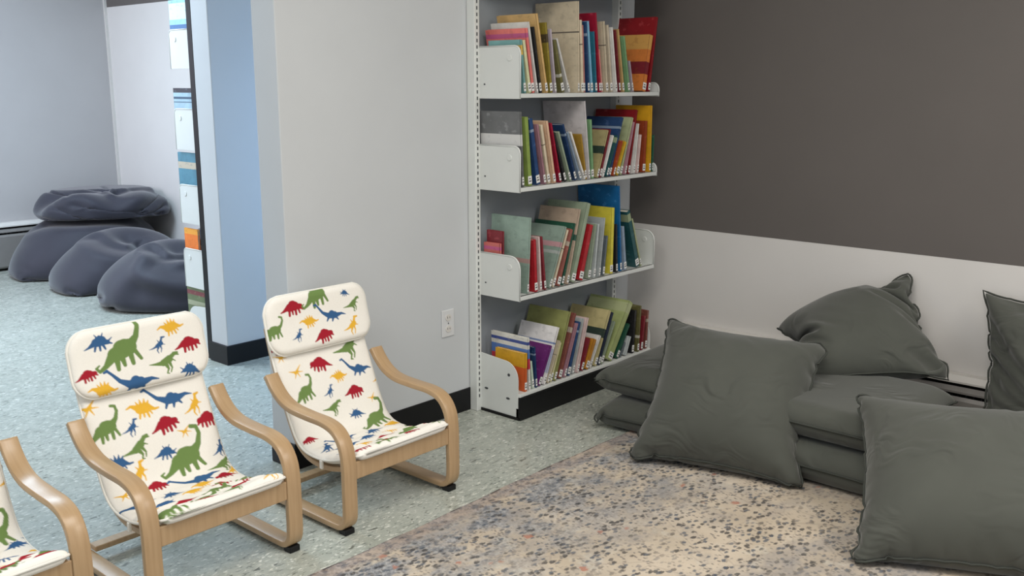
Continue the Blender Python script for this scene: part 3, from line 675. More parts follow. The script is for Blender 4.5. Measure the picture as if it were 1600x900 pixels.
# capsule drawings of the printed dinosaurs, unit box about 1 wide: (x0,y0,r0,x1,y1,r1)
DINO = {
 'sau': [(-.14, -.02, .13, .10, .03, .14), (-.02, .06, .13, .04, .06, .13), (.14, .06, .09, .27, .16, .05), (.27, .16, .05, .35, .32, .036), (.35, .32, .036, .34, .44, .032), (.34, .44, .034, .25, .47, .034),
         (-.2, -.04, .09, -.34, -.15, .045), (-.34, -.15, .045, -.46, -.20, .028), (-.46, -.20, .028, -.5, -.13, .02), (-.5, -.13, .02, -.44, -.10, .014),
         (-.14, -.1, .05, -.17, -.27, .034), (-.05, -.1, .05, -.05, -.24, .03), (.10, -.06, .05, .09, -.26, .034), (.17, -.02, .04, .24, -.23, .028)],
 'plo': [(-.02, -.07, .09, .14, -.07, .10), (.05, -.03, .10, .05, -.03, .10), (-.08, -.06, .07, -.24, .03, .04), (-.24, .03, .04, -.36, .18, .028), (-.36, .18, .028, -.44, .27, .026), (-.44, .27, .03, -.50, .25, .022),
         (.2, -.08, .07, .36, -.05, .035), (.36, -.05, .035, .5, -.09, .01), (-.06, -.12, .04, -.12, -.22, .02), (.08, -.15, .04, .05, -.24, .02), (.18, -.13, .035, .24, -.21, .018)],
 'ank': [(-.12, .02, .15, .12, .04, .16), (0, .1, .15, .04, .1, .15), (.2, 0, .12, .34, -.02, .10), (.36, -.08, .05, .42, -.14, .03), (-.2, .02, .10, -.38, -.06, .045), (-.38, -.06, .045, -.5, -.09, .02),
         (-.14, -.08, .055, -.17, -.26, .045), (-.02, -.08, .05, -.02, -.24, .035), (.12, -.08, .055, .11, -.27, .045), (.25, -.1, .05, .27, -.24, .035)],
 'ste': [(-.1, -.02, .14, .1, 0, .15), (.16, .0, .10, .34, -.08, .04), (.34, -.08, .04, .46, -.06, .025), (-.16, .02, .10, -.34, .10, .04), (-.34, .10, .04, -.48, .04, .02),
         (-.12, .08, .05, -.18, .20, .012), (-.04, .12, .05, -.06, .26, .012), (.06, .13, .05, .08, .26, .012), (.14, .1, .05, .2, .2, .012),
         (-.1, -.12, .04, -.14, -.28, .028), (0, -.12, .04, .0, -.26, .026), (.1, -.12, .04, .14, -.28, .028), (.18, -.08, .03, .24, -.2, .02)],
 'tri': [(-.1, 0, .13, .08, .02, .15), (.0, .1, .10, .03, .14, .06), (.14, -.02, .10, .26, -.06, .07), (.28, -.03, .03, .40, .05, .014), (.28, -.08, .04, .38, -.13, .02), (-.16, -.02, .09, -.34, -.10, .035), (-.34, -.10, .035, -.48, -.14, .012),
         (-.04, .14, .03, -.10, .24, .012), (.10, .14, .03, .16, .24, .012), (-.12, -.08, .045, -.18, -.24, .03), (.0, -.1, .04, -.01, -.26, .03), (.1, -.1, .045, .15, -.25, .03)],
 'rex': [(-.08, -.02, .09, .12, .08, .11), (.12, .1, .08, .26, .2, .06), (.28, .22, .065, .38, .24, .045), (.34, .2, .03, .42, .18, .02), (-.1, -.02, .08, -.3, -.02, .04), (-.3, -.02, .04, -.5, -.01, .012),
         (.0, -.06, .07, .06, -.2, .035), (.06, -.2, .03, .0, -.32, .022), (.0, -.32, .022, .06, -.34, .016), (.12, -.04, .05, .17, -.18, .026), (.17, -.18, .024, .12, -.3, .02), (.22, .06, .025, .30, .0, .014), (-.14, .05, .02, .1, .17, .03)],
 'rap': [(-.08, -.08, .10, .1, .04, .12), (.1, .1, .07, .16, .3, .045), (.16, .32, .06, .3, .34, .035), (-.12, -.1, .06, -.3, -.18, .035), (-.3, -.18, .035, -.48, -.22, .012),
         (-.02, -.14, .055, -.1, -.3, .03), (-.1, -.3, .028, -.04, -.44, .02), (.08, -.08, .05, .12, -.24, .03), (.12, -.24, .026, .08, -.4, .02), (.16, 0, .03, .3, -.04, .016), (.0, .12, .03, -.06, .22, .012)],
 'pte': [(-.08, -.02, .07, .08, .02, .07), (.0, .0, .07, .0, .0, .07), (.02, .04, .06, .36, .30, .014), (-.06, .02, .06, -.42, .16, .014), (.04, -.04, .045, .12, -.3, .014), (-.04, -.04, .045, -.2, -.28, .014), (.08, .0, .04, .38, -.08, .012)],
}
INK = {'g': (0.155, 0.245, 0.075), 'b': (0.04, 0.115, 0.26), 'r': (0.36, 0.016, 0.030), 'y': (0.78, 0.44, 0.045)}
CLOTH = np.array((0.86, 0.83, 0.765))
def print_colours(U, W, dinos):
    """U across (m), W down the cloth (m)"""
    col = np.tile(CLOTH, (len(U), 1))
    for i, (k, c, u, w, s) in enumerate(dinos):
        rot = 0.06 + 0.13 * math.sin(i * 2.3)
        flip = -1 if (k in ('tri', 'ank') and i % 2) else 1
        s = s * 1.07
        near = (np.abs(U - u) < s * 0.72) & (np.abs(W - w) < s * 0.72)
        idx = np.nonzero(near)[0]
        if not len(idx): continue
        x = (U[idx] - u) / s * flip; y = -(W[idx] - w) / s
        x, y = x * math.cos(rot) + y * math.sin(rot), -x * math.sin(rot) + y * math.cos(rot)
        d = np.full(len(idx), 9.0)
        for x0, y0, r0, x1, y1, r1 in DINO[k]:
            vx, vy = x1 - x0, y1 - y0; L2 = vx * vx + vy * vy + 1e-9
            t = np.clip(((x - x0) * vx + (y - y0) * vy) / L2, 0, 1)
            d = np.minimum(d, np.hypot(x - x0 - t * vx, y - y0 - t * vy) - (r0 + (r1 - r0) * t))
        a = np.clip(0.5 - d * s / 0.0022, 0, 1)[:, None]
        col[idx] = col[idx] * (1 - a) + np.array(INK[c]) * a
    return col

def slab(name, width, thick, curve_pts, dinos, parent, rc_top, rc_bot, nv, nu=150, wrinkle=0.0, flat_v=9.0, offset=0.0, v0=0.0):
    """padded cloth slab that follows a curve in the y-z plane; printed on its upper side"""
    P, L = catmull(curve_pts, nv)
    T = np.gradient(P, axis=0); T /= np.linalg.norm(T, axis=1)[:, None]
    Nn = np.stack([T[:, 1], -T[:, 0]], 1)
    if Nn[0][0] > 0: Nn = -Nn
    s = np.linspace(0, L, nv)
    # half width along the length, with rounded corners
    hw = np.full(nv, width / 2)
    for r_, dd in ((rc_top, s), (rc_bot, L - s)):
        m = dd < r_
        hw[m] -= r_ - np.sqrt(np.maximum(0, r_ ** 2 - (r_ - dd[m]) ** 2))
    e = np.minimum(s, L - s)
    endf = np.sqrt(np.clip(1 - (1 - np.clip(e / (thick * 0.55), 0, 1)) ** 2, 0.0, 1))
    top = np.linspace(-1, 1, nu); bot = np.linspace(1, -1, 24)[1:-1]
    ring = np.r_[top, bot]; side = np.r_[np.ones(nu), -np.ones(len(bot))]
    K = len(ring)
    prof = np.sqrt(np.clip(1 - np.abs(ring) ** 14, 0, 1))
    UU = ring[None, :] * hw[:, None]
    H = (thick / 2) * prof[None, :] * side[None, :] * endf[:, None]
    wr = np.zeros_like(H)
    if wrinkle:
        S_, U_ = np.meshgrid(s, ring * width / 2, indexing='ij')
        k = np.clip((S_ - flat_v) / 0.08, 0, 1) * np.clip((L - S_) / 0.05, 0, 1)
        rr = np.random.RandomState(int(nv + wrinkle * 1e5))
        for _ in range(9):
            fu, fs, ph = rr.uniform(8, 34), rr.uniform(60, 150), rr.uniform(0, 6.3)
            wr += np.sin(fs * S_ + fu * U_ * rr.choice([-1, 1]) + ph) * rr.uniform(.4, 1)
        wr = wr / 3.0 * k * wrinkle * (side[None, :] > 0) * prof[None, :]
        wr += 0.003 * np.sin(S_ * 21 + 1) * np.cos(U_ * 16) * (side[None, :] > 0) * prof[None, :]
    H = H + wr
    Y = P[:, 0][:, None] + Nn[:, 0][:, None] * (H + offset); Z = P[:, 1][:, None] + Nn[:, 1][:, None] * (H + offset)
    V = np.stack([UU, Y, Z], 2).reshape(-1, 3)
    i = np.arange(nv - 1)[:, None] * K; k = np.arange(K)[None, :]; k2 = (k + 1) % K
    F = np.stack([i + k, i + k2, i + K + k2, i + K + k], 2).reshape(-1, 4)
    me = bpy.data.meshes.new(name)
    caps = [list(range(K))[::-1], list(range((nv - 1) * K, nv * K))]
    me.from_pydata(V.tolist(), [], F.tolist() + caps); me.update()
    bm = bmesh.new(); bm.from_mesh(me); bmesh.ops.recalc_face_normals(bm, faces=bm.faces); bm.to_mesh(me); bm.free()
    me.polygons.foreach_set('use_smooth', [True] * len(me.polygons))
    SS = np.repeat(s, K) + v0
    # wrap the print round the edges: distance past the rim continues sideways
    col = print_colours(UU.reshape(-1), SS, dinos)
    under = np.tile(side < 0, nv)
    col[under] = CLOTH
    at = me.color_attributes.new('print', 'FLOAT_COLOR', 'POINT')
    at.data.foreach_set('color', np.c_[col, np.ones(len(col))].astype(np.float32).ravel())
    me.materials.append(M['print'])
    o = bpy.data.objects.new(name, me); link(o, parent)
    # outline for the piping
    out = [(-hw[q], P[q, 0] + Nn[q, 0] * offset, P[q, 1] + Nn[q, 1] * offset) for q in range(0, nv, 3)] + \
          [(hw[q], P[q, 0] + Nn[q, 0] * offset, P[q, 1] + Nn[q, 1] * offset) for q in range(nv - 1, -1, -3)]
    return o, out

PILLOW_A = [('ank', 'r', -0.113, 0.044, 0.09), ('sau', 'g', -0.004, 0.016, 0.137), ('plo', 'b', 0.038, 0.09, 0.124), ('rex', 'g', 0.14, 0.076, 0.077), ('ste', 'y', -0.054, 0.104, 0.077), ('rap', 'y', 0.123, 0.15, 0.077), ('ank', 'r', -0.005, 0.165, 0.082), ('sau', 'g', -0.196, 0.114, 0.095), ('rap', 'b', -0.108, 0.145, 0.052), ('tri', 'b', 0.113, 0.028, 0.044)]
BACK_A = [('rex', 'g', 0.104, 0.222, 0.124), ('ank', 'r', -0.028, 0.252, 0.09), ('plo', 'b', 0.119, 0.296, 0.122), ('pte', 'y', -0.13, 0.261, 0.062), ('ste', 'y', 0.031, 0.31, 0.072), ('rap', 'y', 0.204, 0.352, 0.06), ('sau', 'g', -0.116, 0.335, 0.106), ('rap', 'b', -0.023, 0.353, 0.052), ('ank', 'r', 0.079, 0.377, 0.082), ('pte', 'y', 0.146, 0.419, 0.045), ('rex', 'g', -0.027, 0.414, 0.082), ('tri', 'b', 0.06, 0.457, 0.07), ('sau', 'g', 0.124, 0.506, 0.152), ('tri', 'b', -0.104, 0.431, 0.062), ('rap', 'b', 0.209, 0.519, 0.05), ('ank', 'r', -0.165, 0.506, 0.056), ('pte', 'y', -0.175, 0.20, 0.05), ('ste', 'b', -0.13, 0.12, 0.08), ('ank', 'r', -0.175, 0.17, 0.06)]
PILLOW_B = [('tri', 'b', -0.127, 0.039, 0.092), ('sau', 'g', -0.060, 0.080, 0.175), ('rap', 'b', 0.053, 0.083, 0.061), ('ste', 'y', 0.1, 0.035, 0.085), ('ank', 'r', 0.148, 0.1, 0.087), ('rex', 'g', 0.064, 0.145, 0.098), ('ank', 'r', -0.178, 0.133, 0.064), ('plo', 'b', -0.049, 0.175, 0.150), ('ste', 'y', -0.141, 0.184, 0.085), ('tri', 'b', 0.139, 0.182, 0.079)]
BACK_B = [('plo', 'b', 0.061, 0.243, 0.143), ('pte', 'y', -0.183, 0.222, 0.07), ('ste', 'y', -0.026, 0.259, 0.099), ('rap', 'y', 0.137, 0.286, 0.079), ('sau', 'g', -0.147, 0.292, 0.121), ('rap', 'b', -0.075, 0.306, 0.061), ('ank', 'r', 0.028, 0.324, 0.092), ('ank', 'r', 0.172, 0.341, 0.087), ('pte', 'y', 0.083, 0.362, 0.054), ('rex', 'g', -0.073, 0.373, 0.099), ('tri', 'b', 0.008, 0.407, 0.079), ('sau', 'g', 0.065, 0.444, 0.178), ('rap', 'b', 0.179, 0.444, 0.064), ('ste', 'b', -0.143, 0.399, 0.092), ('rap', 'y', -0.089, 0.442, 0.079), ('rex', 'g', 0.162, 0.509, 0.096), ('ank', 'r', -0.058, 0.508, 0.076), ('plo', 'b', 0.061, 0.535, 0.147), ('rap', 'y', 0.177, 0.549, 0.057), ('pte', 'y', -0.158, 0.509, 0.061)]
def seat_dinos(seed):
    r = random.Random(seed); out = []
    kinds = [('ank', 'r'), ('ste', 'y'), ('rap', 'b'), ('rex', 'g'), ('ank', 'r'), ('plo', 'b'), ('rap', 'y'), ('sau', 'g'), ('tri', 'b'), ('pte', 'y')]
    q = 0
    for row, w in enumerate((0.57, 0.625, 0.68, 0.735, 0.785)):
        for c_ in range(4):
            k, c = kinds[(q * 3 + row + seed) % 10]; q += 1
            u = -0.155 + 0.103 * c_ + (0.05 if row % 2 else 0) + r.uniform(-.012, .012)
            out.append((k, c, u, w + r.uniform(-.012, .012), {'sau': .13, 'plo': .11}.get(k, .072)))
    return out

ARM = [(2.668, .448), (2.640, .412), (2.600, .379), (2.545, .359), (2.46, .353), (2.37, .350), (2.315, .332), (2.283, .290), (2.273, .235), (2.272, .16), (2.272, .08), (2.278, .045), (2.298, .026), (2.34, .022), (2.45, .022), (2.58, .022), (2.70, .022)]
def armchair(label, loc, pdin, bdin, seed):
    t = empty('armchair', loc); tag(t, label, 'armchair', 'low armchairs with dinosaur print cushions')
    for sx in (-1, 1):
        xa, xb = sorted((sx * 0.203, sx * 0.252))
        ar = ribbon('arm_frame', ARM, xa, xb, 0.019, M['wood'], t, n=110)
        MB().box(xa + 0.006, xb - 0.006, 2.275 - YO, 2.31 - YO, 0.0, 0.02).build('foot', M['black'], ar, bevel=0.003)
        MB().box(xa + 0.01, xb - 0.01, 2.66 - YO, 2.69 - YO, 0.0, 0.014).build('foot', M['black'], ar, bevel=0.002)
        xc, xd = sorted((sx * 0.146, sx * 0.180))
        pr_ = PROF.copy()
        T = np.gradient(pr_, axis=0); T /= np.linalg.norm(T, axis=1)[:, None]
        under = pr_ + np.stack([-T[:, 1], T[:, 0]], 1) * 0.034
        ribbon('seat_frame', under[1:-1], xc, xd, 0.017, M['wood'], t, n=90)
    MB().box(-0.204, 0.204, 2.268 - YO, 2.286 - YO, 0.180, 0.238).build('front_rail', M['wood'], t, bevel=0.003)
    MB().box(-0.204, 0.204, 2.665 - YO, 2.705 - YO, 0.0315, 0.049).build('rear_rail', M['wood'], t, bevel=0.003)
    MB().box(-0.204, 0.204, 2.655 - YO, 2.672 - YO, 0.34, 0.385).build('back_rail', M['wood'], t, bevel=0.003)
    cv = PROF - np.array([YO, 0])
    cu, out = slab('cushion', 0.395, 0.036, cv, bdin + seat_dinos(seed), t, 0.07, 0.02, 330, wrinkle=0.0045, flat_v=0.54)
    tube('cushion_piping', out, 0.004, M['piping'], cu, closed=True, n=6)
    hp = PROF[:3].copy() - np.array([YO, 0])
    hp, _ = catmull(np.vstack([[2.746 - YO, .688], hp[1:]]), 60)
    po, out = slab('head_pillow', 0.432, 0.040, hp, pdin, t, 0.062, 0.062, 110, nu=180, offset=0.030)
    tube('pillow_piping', out, 0.0048, M['piping'], po, closed=True, n=6)
    # pale tie tab below the cushion side
    MB().box(-0.205, -0.196, 2.44 - YO, 2.452 - YO, 0.168, 0.196).build('tie_tab', M['piping'], t, bevel=0.002)
    return t
armchair('low wooden armchair with dinosaur cushion, standing against the light grey wall beside the outlet', (2.018, YO, 0), PILLOW_A, BACK_A, 2)
armchair('middle armchair of the row, a big green long-necked dinosaur on its head pillow', (1.378, YO + 0.035, 0), PILLOW_B, BACK_B, 5)
armchair('low armchair cut off at the lower left corner, glare on its wooden arm', (0.735, YO + 0.03, 0), PILLOW_B, BACK_A, 9)

# ------------------------------------------------------------------ rug
def rug():
    x0, x1, y0, y1 = 0.55, 4.0, -1.2, 2.150
    nx = 160; V = []; F = []
    r = random.Random(3)
    ph = [r.uniform(0, 6) for _ in range(4)]
    top = []
    mb = MB()
    P = [(x0, y0), (x1, y0)]
    n = 120
    for i in range(n + 1):
        x = x1 + (x0 - x1) * i / n
        P.append((x, y1 + 0.004 * math.sin(x * 5 + ph[0]) + 0.002 * math.sin(x * 23 + ph[1])))
    o = MB().prism(P, 0.0005, 0.008, 2).build('area_rug', M['rug'], bevel=0.002)
    tag(o, 'large beige distressed area rug with small blue-grey and rust motifs under the floor pillows', 'rug')
rug()

# ------------------------------------------------------------------ soft things: small cloth solver
def colour_edges(E, n):
    used = [set() for _ in range(n)]; groups = []
    for k, (a, b) in enumerate(E):
        c = 0; ua, ub = used[a], used[b]
        while c in ua or c in ub: c += 1
        ua.add(c); ub.add(c)
        while len(groups) <= c: groups.append([])
        groups[c].append(k)
    return [np.array(g) for g in groups]

def relax(X, E, rest, stiff, F, steps, iters, press, grav, pins=None, planes=(), target=None, damp=0.93, dents=(), floor_fric=None, pin_release=None):
    X = X.copy(); V = np.zeros_like(X); G = colour_edges(E.tolist(), len(X))
    A, B = E[:, 0], E[:, 1]
    G = [(A[g], B[g], rest[g][:, None], stiff[g][:, None]) for g in G]
    for st in range(steps):
        tri = X[F]
        nrm = np.cross(tri[:, 1] - tri[:, 0], tri[:, 2] - tri[:, 0])
        vol = np.einsum('ij,ij->i', tri[:, 0], nrm).sum() / 6
        pk = press if target is None else press * max(-0.3, min(3.0, (target - vol) / target * 6))
        acc = np.zeros_like(X)
        for k in range(3):
            for d in range(3): acc[:, d] += np.bincount(F[:, k], nrm[:, d], len(X))
        V = V * damp + acc * pk; V[:, 2] -= grav
        P = X + V
        for _ in range(iters):
            for a, b, r0, s in G:
                d = P[b] - P[a]; L = np.sqrt((d * d).sum(1))[:, None] + 1e-9
                c = d * ((L - r0) / L * 0.5 * s)
                P[a] += c; P[b] -= c
            if pins is not None and (pin_release is None or st < pin_release):
                P[pins[0]] = P[pins[0]] * (1 - pins[2]) + pins[1] * pins[2]
            for n_, d_ in planes:
                q = P @ n_ - d_; m = q < 0
                P[m] -= q[m][:, None] * n_
            for dn in dents:
                r0 = dn[-1]; c0 = dn[0]
                if len(dn) == 3:
                    ax = dn[1] - dn[0]; tt = np.clip((P - dn[0]) @ ax / (ax @ ax), 0, 1); c0 = dn[0] + tt[:, None] * ax
                q = P - c0; L = np.sqrt((q * q).sum(1)); m = L < r0
                P[m] = (c0[m] if len(dn) == 3 else c0) + q[m] / L[m][:, None] * r0
        V = P - X
        if floor_fric is not None:
            m = P[:, 2] < floor_fric; V[m, :2] *= 0.2
        X = P
    return X

_grid = {}
def pillow_topology(N):
    if N in _grid: return _grid[N]
    def T(i, j): return i * N + j
    ids = np.full((2, N, N), -1); n = N * N
    ids[0] = np.arange(N * N).reshape(N, N)
    for i in range(N):
        for j in range(N):
            if i in (0, N - 1) or j in (0, N - 1): ids[1, i, j] = ids[0, i, j]
            else: ids[1, i, j] = n; n += 1
    E = {}; Q = []
    for s in (0, 1):
        I = ids[s]
        for i in range(N):
            for j in range(N):
                for di, dj, k in ((1, 0, 1.0), (0, 1, 1.0), (1, 1, .5), (1, -1, .5), (2, 0, .10), (0, 2, .10)):
                    a, b = i + di, j + dj
                    if 0 <= a < N and 0 <= b < N:
                        key = tuple(sorted((int(I[i, j]), int(I[a, b]))))
                        if key not in E: E[key] = (math.hypot(di, dj), k)
                if i < N - 1 and j < N - 1:
                    q = [int(I[i, j]), int(I[i + 1, j]), int(I[i + 1, j + 1]), int(I[i, j + 1])]
                    Q.append(q if s == 0 else q[::-1])
    rim = [ids[0, i, 0] for i in range(N)] + [ids[0, N - 1, j] for j in range(1, N)] + [ids[0, i, N - 1] for i in range(N - 2, -1, -1)] + [ids[0, 0, j] for j in range(N - 2, 0, -1)]
    _grid[N] = (ids, n, np.array(list(E.keys())), np.array([v[0] for v in E.values()]), np.array([v[1] for v in E.values()]), Q, [int(r) for r in rim])
    return _grid[N]

def floor_pillow(label, corners, size, fill, seed, planes=(), N=46, steps=110, mids=(), cat_group='dark grey-green floor pillows'):
    """corners: four 3D corners (bottom-left, bottom-right, top-right, top-left) seen from the front"""
    ids, n, E, rl, st, Q, rim = pillow_topology(N)
    c = np.array(corners, float)
    rs = np.random.RandomState(seed)
    X = np.zeros((n, 3))
    nr = np.cross(c[1] - c[0], c[3] - c[0]); nr /= np.linalg.norm(nr)
    u = np.linspace(0, 1, N)
    bl = ((1 - u)[:, None, None] * (1 - u)[None, :, None] * c[0] + u[:, None, None] * (1 - u)[None, :, None] * c[1]
          + u[:, None, None] * u[None, :, None] * c[2] + (1 - u)[:, None, None] * u[None, :, None] * c[3])
    bulge = (np.sin(math.pi * u)[:, None] * np.sin(math.pi * u)[None, :])[..., None]
    lump = sum(np.sin(rs.uniform(2, 9) * u[:, None] + rs.uniform(2, 9) * u[None, :] * rs.choice([-1, 1]) + rs.uniform(0, 6)) * 0.008 for _ in range(5))[..., None] * bulge
    X[ids[1].ravel()] = (bl - nr * bulge * 0.03 + nr * lump).reshape(-1, 3)
    X[ids[0].ravel()] = (bl + nr * bulge * 0.03 + nr * lump).reshape(-1, 3)
    X += rs.normal(0, 0.0006, X.shape)
    cell = size / (N - 1)
    F = np.array([t for q in Q for t in ((q[0], q[1], q[2]), (q[0], q[2], q[3]))])
    pins = (np.array([ids[0, 0, 0], ids[0, N - 1, 0], ids[0, N - 1, N - 1], ids[0, 0, N - 1]]), c)
    wt = np.full(4, 0.7)
    for k_, inset in mids:
        a_, b_ = c[k_], c[(k_ + 1) % 4]
        for f_ in (.15, .27, .39, .5, .61, .73, .85):
            h_ = int(round(f_ * (N - 1))); g_ = N - 1 - h_
            pid = [ids[0, h_, 0], ids[0, N - 1, h_], ids[0, g_, N - 1], ids[0, 0, g_]][k_]
            q_ = a_ + (b_ - a_) * f_; m_ = (a_ + b_) / 2
            q_ = q_ + (c.mean(0) - m_) / np.linalg.norm(c.mean(0) - m_) * inset * 4 * f_ * (1 - f_)
            pins = (np.r_[pins[0], pid], np.vstack([pins[1], q_])); wt = np.r_[wt, 0.10]
    pins = pins + (wt[:, None],)
    pl = [(np.array((0, 0, 1.0)), 0.0095), (np.array((-1.0, 0, 0)), -4.095)] + [(np.array(a, float) / np.linalg.norm(a), float(b)) for a, b in planes]
    X = relax(X, E, rl * cell, st, F, steps, 5, 1.1 * (N / 46) ** 2, 0.00002, pins, pl, target=fill * size ** 3)
    o = mesh('floor_pillow', X, Q, M['pillow'], smooth=True)
    tag(o, label, 'pillow', cat_group)
    m = o.modifiers.new('smooth', 'SUBSURF'); m.levels = 1; m.render_levels = 1
    # seam flange along the rim
    R = X[rim]; cen = X.mean(0)
    nxt = np.roll(R, -1, 0) - np.roll(R, 1, 0); nxt /= np.linalg.norm(nxt, axis=1)[:, None]
    outw = R - cen; outw -= (outw * nxt).sum(1)[:, None] * nxt; outw /= np.linalg.norm(outw, axis=1)[:, None]
    tube('seam_piping', R + outw * 0.0025, 0.0040, M['pillow_pipe'], o, closed=True, n=6)
    return o

def tilt_plane(c, off):
    """half-space keeping the back of a leaning pillow within off of its corner plane"""
    c = np.array(c, float); nr = np.cross(c[1] - c[0], c[3] - c[0]); nr /= np.linalg.norm(nr)
    if nr[0] > 0: nr = -nr          # towards the camera side
    return (tuple(nr), float(nr @ c.mean(0)) - off)

S = 0.66
# flat pillows on the rug, two piles
floor_pillow('lowest floor pillow of the middle pile, flat on the rug behind the two leaning pillows', [(3.10, 1.09, .085), (3.10, 1.69, .085), (3.69, 1.70, .085), (3.69, 1.09, .085)], S, .20, 1, [((0, 0, -1), -.152)])
floor_pillow('upper flat floor pillow of the middle pile, under the pillow leaning on the wall', [(3.14, 1.10, .212), (3.13, 1.70, .222), (3.72, 1.70, .222), (3.72, 1.10, .212)], S, .19, 2, [((0, 0, 1), .158), ((0, 0, -1), -.285)])
floor_pillow('lowest floor pillow of the pile nearest the bookcase, its corner resting on the tiles', [(3.12, 1.74, .07), (3.07, 2.26, .035), (3.68, 2.30, .07), (3.70, 1.74, .07)], S * .95, .15, 3, [((0, 0, -1), -.125)])
floor_pillow('flat floor pillow whose pointed corner pokes out in front of the bookcase base', [(3.12, 1.76, .18), (3.13, 2.30, .185), (3.72, 2.32, .24), (3.70, 1.76, .2)], S * .95, .16, 4, [((0, 0, 1), .132), ((0, 0, -1), -.27)])
floor_pillow('flat floor pillow against the heater at the right, beneath the upright pillow', [(3.22, .38, .16), (3.22, .99, .16), (3.80, 1.0, .17), (3.80, .38, .17)], S, .21, 5, [((0, 0, -1), -.268)])
# leaning pillows
c1 = [(2.885, 1.953, .022), (3.046, 1.364, .022), (3.50, 1.500, .392), (3.315, 2.088, .449)]
floor_pillow('big square floor pillow leaning back in front, nearest the bookcase, bottom edge on the rug', c1, .662, .205, 11, [tilt_plane(c1, .05)], N=64, steps=140, mids=[(0, .012), (1, .03), (2, .018), (3, .03)])
c2 = [(3.46, 1.63, .275), (3.86, 1.15, .262), (4.055, 1.405, .621), (3.93, 1.905, .322)]
floor_pillow('crumpled floor pillow propped on one corner against the two-tone wall, pointed tip up', c2, .64, .175, 12, [((0, 0, 1), .262)], N=56, steps=130, mids=[(2, .03), (1, .02)])
c3 = [(3.83, .99, .04), (3.83, .40, .04), (4.03, .46, .60), (4.04, 1.105, .598)]
floor_pillow('upright floor pillow against the wall above the heater at the right edge of the view', c3, .66, .16, 13, [], N=56, mids=[(3, .02), (2, .03)])
c4 = [(2.66, 1.0, .022), (2.90, .43, .022), (3.38, .65, .335), (3.143, 1.222, .352)]
floor_pillow('biggest-looking floor pillow, creased, leaning back at the lower right corner of the view', c4, .668, .20, 14, [tilt_plane(c4, .05)], N=64, steps=140, mids=[(0, .012), (2, .012), (3, .02)])

# ------------------------------------------------------------------ beanbags
BAGS = [   # x, y, radius, fullness, lowest z, highest z, label, dents
    (3.42, 7.22, .50, .50, .004, .400, 'lower of the two stacked slate grey beanbags against the far wall', []),
    (3.50, 7.22, .41, .36, .412, .605, 'upper slate grey beanbag, lying on top of the rearmost one', []),
    (3.32, 6.56, .44, .46, .004, .590, 'slate grey beanbag in the middle, a deep hollow in its top', []),
    (3.28, 5.90, .45, .46, .004, .540, 'front slate grey beanbag beside the end of the far bookcase, folds across its top', []),
    (3.74, 6.14, .30, .60, .004, .560, 'slate grey beanbag behind the front one, mostly hidden by the far bookcase', []),
]
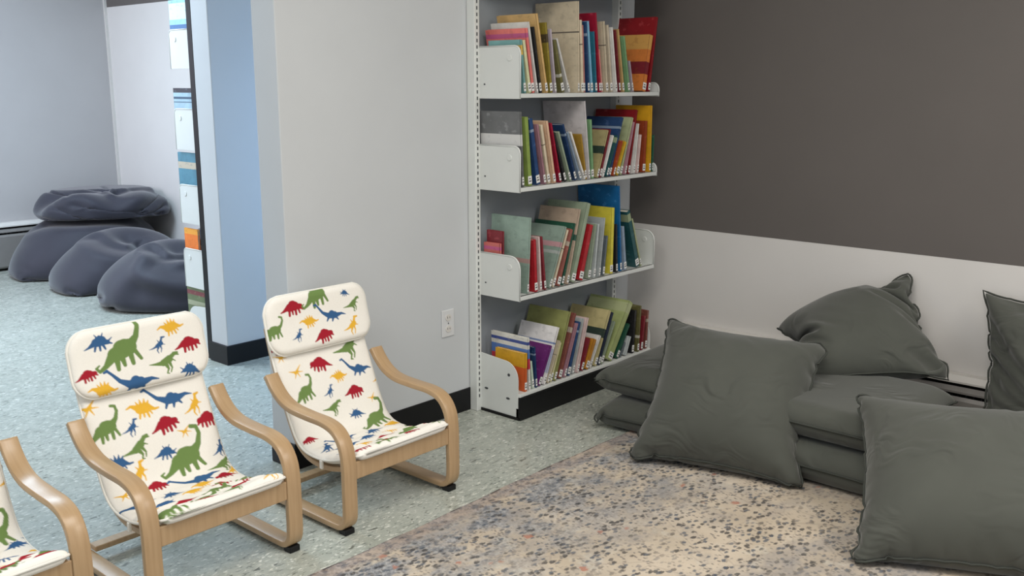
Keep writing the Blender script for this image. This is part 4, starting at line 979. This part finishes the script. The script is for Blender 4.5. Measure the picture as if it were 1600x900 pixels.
# seat hollows and cloth folds of each bag: (azimuth, elevation) in degrees seen from the front, width, depth
FOLDS = [
    [([(-80, 30), (-20, 42), (50, 38)], 7, .10)],
    [([(-75, 10), (-30, 38), (10, 16), (45, 40)], 10, .22), ([(0, 55), (30, 30), (75, 25)], 9, .20), ([(-60, 60), (-10, 62)], 12, .2)],
    [([(5, 58), (30, 50)], 24, .30), ([(-62, 40), (-25, 30), (5, 26), (45, 44)], 7, .14), ([(20, 20), (70, 5)], 9, .10)],
    [([(15, 52), (40, 44)], 22, .26), ([(-45, 48), (-12, 34), (25, 36), (80, 30)], 6, .16), ([(-20, 22), (10, 14), (70, 18)], 8, .13), ([(-30, -2), (40, -8)], 9, .08)],
    [([(-40, 50), (30, 40)], 9, .15)],
]
def fold(X, c, folds):
    R = X - c; L = np.linalg.norm(R, axis=1); D = R / L[:, None]
    vd = np.array((-c[0], -c[1])); vd /= np.linalg.norm(vd); sd = np.array((-vd[1], vd[0]))
    amt = np.zeros(len(X))
    for pts, wd, dp in folds:
        P = []
        for az, el in pts:
            a, e = math.radians(az), math.radians(el)
            h = vd * math.cos(a) + sd * math.sin(a)
            P.append((h[0] * math.cos(e), h[1] * math.cos(e), math.sin(e)))
        P = catmull(P, 40)[0]; P /= np.linalg.norm(P, axis=1)[:, None]
        ang = np.degrees(np.arccos(np.clip((D @ P.T).max(1), -1, 1)))
        amt += dp * np.exp(-(ang / wd) ** 2) - dp * 0.28 * np.exp(-((ang - wd * 2.0) / (wd * 0.75)) ** 2)
    k = np.clip((X[:, 2] - X[:, 2].min()) / 0.06, 0, 1)
    return c + R * (1 - amt * k)[:, None]
def beanbags():
    bm = bmesh.new(); bmesh.ops.create_icosphere(bm, subdivisions=5, radius=1.0)
    B = np.array([v.co[:] for v in bm.verts]); F = np.array([[v.index for v in f.verts] for f in bm.faces])
    E = np.array([[v.index for v in e.verts] for e in bm.edges]); bm.free()
    L0 = np.linalg.norm(B[E[:, 0]] - B[E[:, 1]], axis=1)
    for q, (cx, cy, rad, full, z0, z1, label, dents) in enumerate(BAGS):
        rs = np.random.RandomState(40 + q)
        X = B * np.array([rad, rad, min(rad, (z1 - z0) * 0.5)]) * 0.95
        for _ in range(8):
            k = rs.normal(0, 1, 3) * rs.uniform(4, 12); X = X * (1 + 0.03 * np.sin(X @ k + rs.uniform(0, 6)))[:, None]
        X += np.array([cx, cy, (z0 + z1) / 2])
        pl = [(np.array((0, 0, 1.0)), z0), (np.array((0, 0, -1.0)), -z1), (np.array((0, -1.0, 0)), -(FY - 0.13)), (np.array((-1.0, 0, 0)), -(FX - 0.02))]
        for p, o in enumerate(BAGS):
            if p == q or o[4] > z1 - 0.05 or z0 > o[5] - 0.05: continue
            d = np.array((cx - o[0], cy - o[1], 0.0)); D = np.linalg.norm(d); n = d / D
            m = np.array((o[0], o[1], 0.0)) + n * D * o[2] / (o[2] + rad)
            pl.append((n, float(n @ m) + 0.003))
        X = relax(X, E, L0 * rad, np.full(len(E), 1.0), F, 90, 4, 1.8, 0.0006, None, pl, target=4.19 * rad ** 3 * full, damp=0.90, dents=[tuple(np.array(a, float) if isinstance(a, tuple) else a for a in d_) for d_ in dents], floor_fric=z0 + 0.008)
        X = fold(X, np.array([X[:, 0].mean(), X[:, 1].mean(), X[:, 2].min() * 0.6 + X[:, 2].max() * 0.4]), FOLDS[q])
        o = mesh('beanbag', X, F, M['bean'], smooth=True)
        tag(o, label, 'beanbag', 'slate grey beanbags')
        m = o.modifiers.new('smooth', 'SUBSURF'); m.levels = 1; m.render_levels = 1
beanbags()
